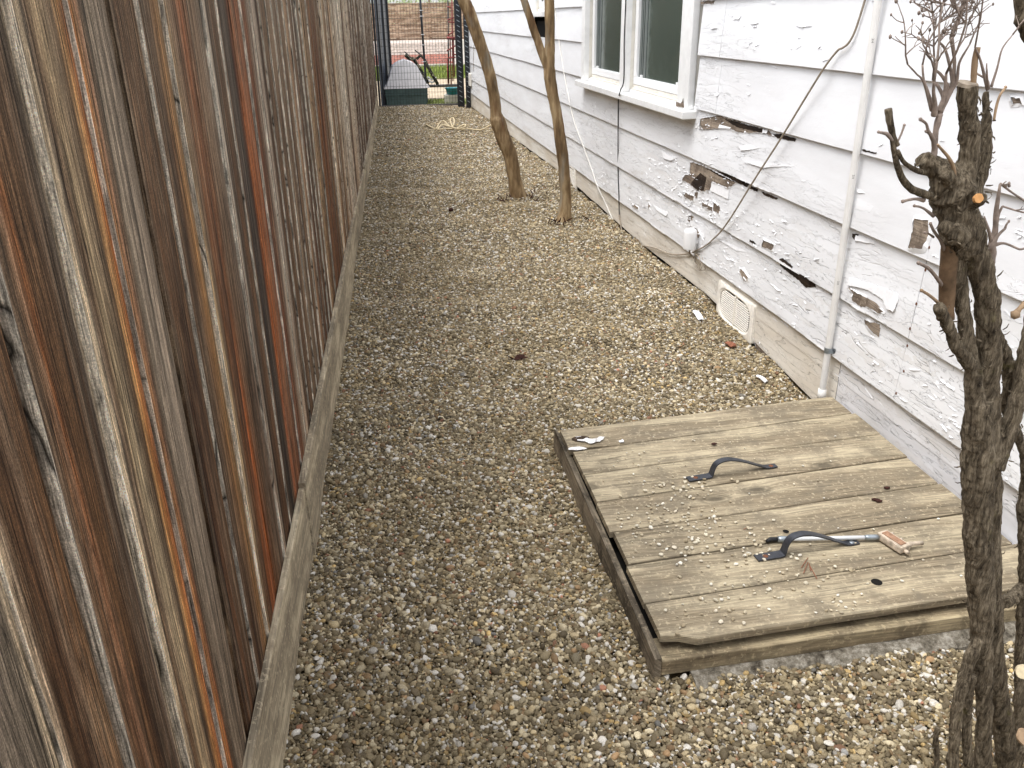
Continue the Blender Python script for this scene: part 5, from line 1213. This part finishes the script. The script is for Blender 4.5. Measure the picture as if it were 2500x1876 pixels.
# domed box
dh = thing('dog_house', (0.60, 17.3, 0), 'dark green plastic box with pale grey domed lid behind the gate', 'dog house')
mb = MB(); mb.hexa([(.22, 17.0, -.05), (.99, 17.0, -.05), (.95, 17.75, -.05), (.26, 17.75, -.05), (.205, 16.98, .27), (1.01, 16.98, .27), (.97, 17.78, .27), (.25, 17.78, .27)]); mb.make('base', M['greenp'], dh)
mb = MB(); mb.bbox((.19, 16.965, .15), (1.02, 16.985, .165), .003); mb.make('moulding', M['greenp'], dh)
prof = [(0.185, .272), (0.185, .30), (.24, .33), (.33, .56), (.37, .66), (.46, .72), (.61, .775), (.76, .72), (.84, .66), (.89, .56), (1.0, .33), (1.045, .30), (1.045, .272)]
vs = [(x, 16.95 + (z - .27) * .25, z) for x, z in prof] + [(x, 17.82 - (z - .27) * .25, z) for x, z in prof]; n = len(prof)
fs = [tuple(range(n)), tuple(range(2 * n - 1, n - 1, -1))] + [(i, n + i, n + (i + 1) % n, (i + 1) % n) for i in range(n)]
mk('domed_lid', vs, fs, M['lid'], dh)
# folded camouflage chair leaning
ch = thing('camp_chair', (1.05, 17.95, 0.2), 'folded camouflage cloth camp chair leaning behind the domed box', 'camp chair')
C_ = lambda x, y, yy=17.95: GZ(x, y, yy)
def strip(pts, w, mat, name, th=.02):
    mb = MB(); mb.tube(pts, w, 8, True, .12, 3, .6); return mb.make(name, mat, ch, smooth=True)
strip([C_(880, 800), C_(950, 900), C_(1020, 1020), C_(1080, 1130)], .055, M['camo'], 'folded_seat'); strip([C_(1030, 830), C_(1090, 930), C_(1150, 1040), C_(1210, 1140)], .055, M['camo'], 'folded_back')
strip([C_(770, 740), C_(830, 800), C_(890, 800)], .06, M['camo'], 'arm_rest'); strip([C_(920, 800), C_(980, 750), C_(1030, 800)], .05, M['camo'], 'arm_rest')
for a, b_ in (((900, 790), (1100, 1170)), ((1040, 800), (1225, 1160)), ((760, 700), (900, 830)), ((900, 680), (1040, 790))):
    mb = MB(); mb.tube([C_(*a, 18.0), C_(*b_, 18.0)], .012, 7); mb.make('leg', M['blackmetal'], ch, smooth=True)
for y_ in (1040, 1080): mb = MB(); mb.tube([C_(1070, y_), C_(1130, y_ + 40), C_(1190, y_ + 10)], .018, 7); mb.make('strap', M['ties'], ch, smooth=True)
# low rail, bowl
mb = MB(); mb.tube([GZ(1060, 1165, 18.3), GZ(1470, 1155, 18.3)], .03, 10); o = mb.make('low_rail', M['greym'], smooth=True); tag(o, 'grey pipe lying low across the yard behind the gate', 'rail')
bc = GZ(1400, 1190, 17.2); bw = thing('water_bowl', (bc.x, 17.2, bc.z - .12), 'teal plastic bowl perched behind the right side of the gate', 'bowl')
prof = [(.02, .0), (.10, .0), (.122, .10), (.145, .118), (.150, .126), (.130, .124), (.112, .10), (.09, .02), (.02, .015)]; vs = []; fs = []; N = 20
for r_, h in prof:
    for i in range(N): vs.append((bc.x + math.cos(6.2832 * i / N) * r_, 17.2 + math.sin(6.2832 * i / N) * r_, bc.z - .12 + h))
for j in range(len(prof) - 1):
    for i in range(N): fs.append((j * N + i, j * N + (i + 1) % N, (j + 1) * N + (i + 1) % N, (j + 1) * N + i))
mk('basin', vs, fs, M['teal'], bw, smooth=True)
mb = MB(); mb.bbox((bc.x - .14, 17.1, -.06), (bc.x + .16, 17.4, bc.z - .121), .01); tag(mb.make('paving_block', M['paver'], loc=(bc.x, 17.2, -.05)), 'pale block under the teal bowl', 'block')
# red and black plant stake frame
cg = thing('plant_cage', (1.45, 17.9, 0), 'red wire plant cage standing behind the gate beside the slotted posts', 'plant cage')
for (x, y0, y1, m_) in ((1345, 0, 1130, 'blackmetal'), (1375, 500, 1150, 'redm'), (1420, 540, 1040, 'redm'), (1400, 0, 1100, 'redm'), (1335, 800, 1150, 'redm')):
    mb = MB(); mb.tube([GZ(x, y0, 17.9), GZ(x + 15, y1, 17.9)], .013, 7); mb.make('stake', M[m_], cg, smooth=True)
for (xa, ya, xb, yb) in ((1330, 515, 1450, 525), (1345, 270, 1430, 240), (1330, 690, 1450, 620), (1340, 790, 1450, 775), (1340, 90, 1390, 110), (1350, 300, 1440, 305), (1420, 735, 1470, 745), (1350, 480, 1420, 430)):
    mb = MB(); mb.tube([GZ(xa, ya, 17.88), GZ(xb, yb, 17.88)], .013 if ya != 515 else .03, 7); mb.make('hoop', M['redm'], cg, smooth=True)
# lawn strips, paving, brick edging, back fence
mb = MB(); mb.box((0.95, 16.9, -.06), (3, 18.1, -.034)); mb.box((-2, 24.5, -.06), (6, 30.2, -.03)); tag(mb.make('lawn', M['lawn']), kind='structure')
gvv, gff = [], []; rn_ = random.Random(4)
for (x0, x1, y0, y1, n, h) in ((0.95, 1.75, 16.75, 18.1, 700, .05), (-1.5, 4.5, 24.5, 30, 5000, .13)):
    for _ in range(n):
        x, y = rn_.uniform(x0, x1), rn_.uniform(y0, y1); a = rn_.uniform(0, 3.14); w = .008 if h < .1 else .02; k = len(gvv); hh = h * rn_.uniform(.5, 1.2)
        gvv += [(x - w * math.cos(a), y - w * math.sin(a), -.04), (x + w * math.cos(a), y + w * math.sin(a), -.04), (x + rn_.gauss(0, .02), y + rn_.gauss(0, .02), -.04 + hh)]; gff.append((k, k + 1, k + 2))
tag(mk('grass', gvv, gff, M['grass']), 'bright green grass blades growing behind the gate', 'grass', kind='stuff')
mb = MB(); mb.box((-2, 30.1, -.06), (6, 30.4, .06)); tag(mb.make('paved_edge', M['paver']), kind='structure')
bwl = thing('brick_planter', (1.0, 30.6, 0), 'low pale red brick retaining wall across the back of the yard', 'brick wall')
mb = MB(); mb.box((-2, 30.53, -.05), (5, 30.9, .80)); mb.make('mortar', M['mortar'], bwl)
bm0 = None
for r in range(10):
    for i in range(14):
        x = -0.3 + i * .215 + (r % 2) * .107; z = -.02 + r * .078
        if bm0 is None:
            b = MB(); b.bbox((-.10, -.02, 0), (.10, .02, .066), .005); bm0 = b
            o = mk('brick', [Vector(v) for v in b.v], b.f, M['brick'], bwl, loc=(0, 0, 0)); bme = o.data
        else: o = bpy.data.objects.new('brick', bme); COL.objects.link(o); o.parent = bwl
        if r == 5 and i == 0: bme = bme.copy(); bme.materials.clear(); bme.materials.append(M['brickpale']); o.data = bme
        o.location = Vector((x, 30.52 + rn_.uniform(-.004, .004), z)) - Vector(bwl.location)
bf = thing('plank_fence', (1.0, 31.5, 0), 'old horizontal plank fence at the very back of the yard', 'fence')
for i in range(9):
    z = .55 + i * .158; b = MB(); b.bbox((-3, 31.48 + rn_.uniform(-.01, .01), z), (5.5, 31.51, z + .15), .004); b.make('plank', M['backwood'], bf, loc=(1, 31.5, z))
for x in (-1.2, 0.95, 3.1): b = MB(); b.bbox((x - .05, 31.52, 0), (x + .05, 31.62, 1.95), .004); b.make('post', M['backwood'], bf, loc=(x, 31.6, 0))
# bush above the back fence
bs = thing('background_bush', (1, 33, 0), 'pale leafy bush showing over the back fence', 'bush')
lv, lf = [], []
for _ in range(5000):
    a, c_ = rn_.uniform(0, 6.28), rn_.uniform(-1, 1); r_ = rn_.uniform(.6, 1); s = math.sqrt(1 - c_ * c_)
    cx_ = rn_.choice((-1, .6, 2.2, 3.6)); p = Vector((cx_ + math.cos(a) * s * r_ * 1.1, 33.3 + math.sin(a) * s * r_, 2.1 + c_ * r_ * 1.1)); k = len(lv)
    u = Vector((rn_.gauss(0, 1), rn_.gauss(0, 1), rn_.gauss(0, 1))).normalized() * .06; w = Vector((rn_.gauss(0, 1), rn_.gauss(0, 1), rn_.gauss(0, 1))).normalized() * .035
    lv += [p - u, p + w, p + u, p - w]; lf.append((k, k + 1, k + 2, k + 3))
tag(mk('crown', lv, lf, M['foliage'], bs), kind='stuff')
mb = MB()
for cx_ in (-1, .6, 2.2, 3.6): mb.tube([(cx_, 33.3, -.05), (cx_, 33.3, 2.2)], [.06, .03], 7)
mb.make('stem', M['bush'], bs, smooth=True)

# ------------------------------------------------------------------ bits on the gravel
def gz(x, y): return float(g_h(x, y) + undul(x, y))
RT = zone(4.487, 1000, 250); tw = []
loops = [(185, 245, 0), (230, 270, 0), (290, 290, .01), (320, 240, .05), (370, 205, .09), (420, 250, .05), (460, 275, .02), (490, 220, .08), (475, 172, .12), (445, 190, .10), (460, 250, .04), (480, 290, .01), (400, 290, .02), (310, 298, .01), (360, 250, .05), (430, 265, .04), (530, 290, .02), (600, 270, .05), (610, 245, .06), (560, 260, .05), (525, 290, .02), (580, 298, .01), (620, 290, .02), (700, 300, 0), (790, 300, .01), (860, 265, .02), (900, 250, .02)]
for (x, y, h) in loops:
    q = onz(RT(x, y), 0.025 + h); tw.append(tuple(q))
mb = MB(); mb.tube([Vector(q) for q in smooth_path(tw, 5)], .0105, 7)
tag(mb.make('twine_coil', M['twine'], smooth=True, loc=tw[10]), 'tangled coil of pale twine lying on the gravel near the gate', 'twine')
def scrap(name, p0, p1, w, mat, label, cat, up_=.018):
    a = onz(p0, .012); b_ = onz(p1, .012); a.z = gz(a.x, a.y) + up_; b_.z = gz(b_.x, b_.y) + up_; d_ = (b_ - a); s = Vector((-d_.y, d_.x, 0)).normalized() * w / 2; mb = MB(); n = 6
    vs = []
    for i in range(n + 1):
        c = a + d_ * i / n; lift = .006 * math.sin(math.pi * i / n); sc_ = .75 if i in (0, n) else 1
        vs += [c - s * sc_ + Vector((0, 0, lift)), c + Vector((0, 0, lift + .004)), c + s * sc_ + Vector((0, 0, lift))]
    vs2 = [v - Vector((0, 0, .004)) for v in vs]; m_ = len(vs); fs = []
    for i in range(n):
        for k in range(2): fs.append((i * 3 + k, i * 3 + k + 1, i * 3 + k + 4, i * 3 + k + 3)); fs.append((m_ + i * 3 + k + 1, m_ + i * 3 + k, m_ + i * 3 + k + 3, m_ + i * 3 + k + 4))
        fs += [(i * 3, i * 3 + 3, m_ + i * 3 + 3, m_ + i * 3), (i * 3 + 2, m_ + i * 3 + 2, m_ + i * 3 + 5, i * 3 + 5)]
    fs += [(0, m_, m_ + 1, 1), (1, m_ + 1, m_ + 2, 2)]
    return tag(mk(name, vs + vs2, fs, mat, loc=a), label, cat)
scrap('paint_scrap', (1697, 756), (1712, 775), .034, M['vinyl'], 'white paint scrap on the gravel left of the foundation vent', 'paint scrap')
scrap('paint_scrap', (1851, 897), (1874, 908), .022, M['vinyl'], 'white paint scrap on the gravel just behind the hatch', 'paint scrap')
scrap('fallen_leaf', (1777, 823), (1793, 832), .04, M['redleaf'], 'reddish brown leaf on the gravel below the foundation vent', 'leaf')
scrap('wood_stake', (909, 343), (913, 316), .05, M['kick'], 'short pale stake lying against the fence foot far down the path', 'stake', .05)
lq = onz((1265, 877), 0.01); mb = MB()
for (dx, dy_, L, a) in ((0, 0, .045, .3), (-.03, .004, .03, 2.4), (.012, .008, .03, 1.5), (.02, -.008, .03, 5.9)):
    u = Vector((math.cos(a), math.sin(a), .25)) * L; s = Vector((-math.sin(a), math.cos(a), .4)) * L * .33; c = Vector((lq.x + dx, lq.y + dy_, gz(lq.x, lq.y) + .014)); k = len(mb.v)
    mb.add([c - u * .6, c + s + Vector((0, 0, .006)), c + u, c - s + Vector((0, 0, .004)), c + Vector((0, 0, -.003))], [(0, 4, 1), (1, 4, 2), (2, 4, 3), (3, 4, 0)])
tag(mb.make('dry_leaf', M['leafd'], loc=lq), 'dark crumpled leaf lying in the middle of the gravel', 'leaf')
lq = onz((1101, 517), 0.01); mb = MB(); mb.ball((lq.x, lq.y, gz(lq.x, lq.y) + .02), .022, 2, (1, 1, .8)); tag(mb.make('seed_pod', M['leafd'], smooth=True, loc=lq), 'small black seed pod on the gravel left of the leaning trunk', 'seed pod')
# dry pine needles and a leaf on the hatch
mb = MB()
for (a, b_) in (((1190, 1150), (1130, 1240)), ((1190, 1190), (1150, 1290)), ((1210, 1230), (1270, 1340)), ((1200, 1200), (1215, 1270)), ((640, 880), (610, 895))):
    Z7 = zone(3.687, 1650, 1050); mb.tube([onz(Z7(*a), HZ + .006), onz(Z7(*b_), HZ + .005)], .0011, 5)
tag(mb.make('pine_needles', M['redleaf']), 'few dry reddish needles on the hatch below the near handle', 'needles', kind='stuff')
mb = MB()
for px in ((1810, 630), (1830, 640), (1790, 625), (1900, 520), (345, 125)):
    q = onz(Z7(*px), HZ + .006); mb.ball(q, .008, 1, (1.5, .9, .5))
tag(mb.make('leaf_crumbs', M['leafd']), 'dark leaf crumbs on the hatch planks', 'leaf litter', kind='stuff')
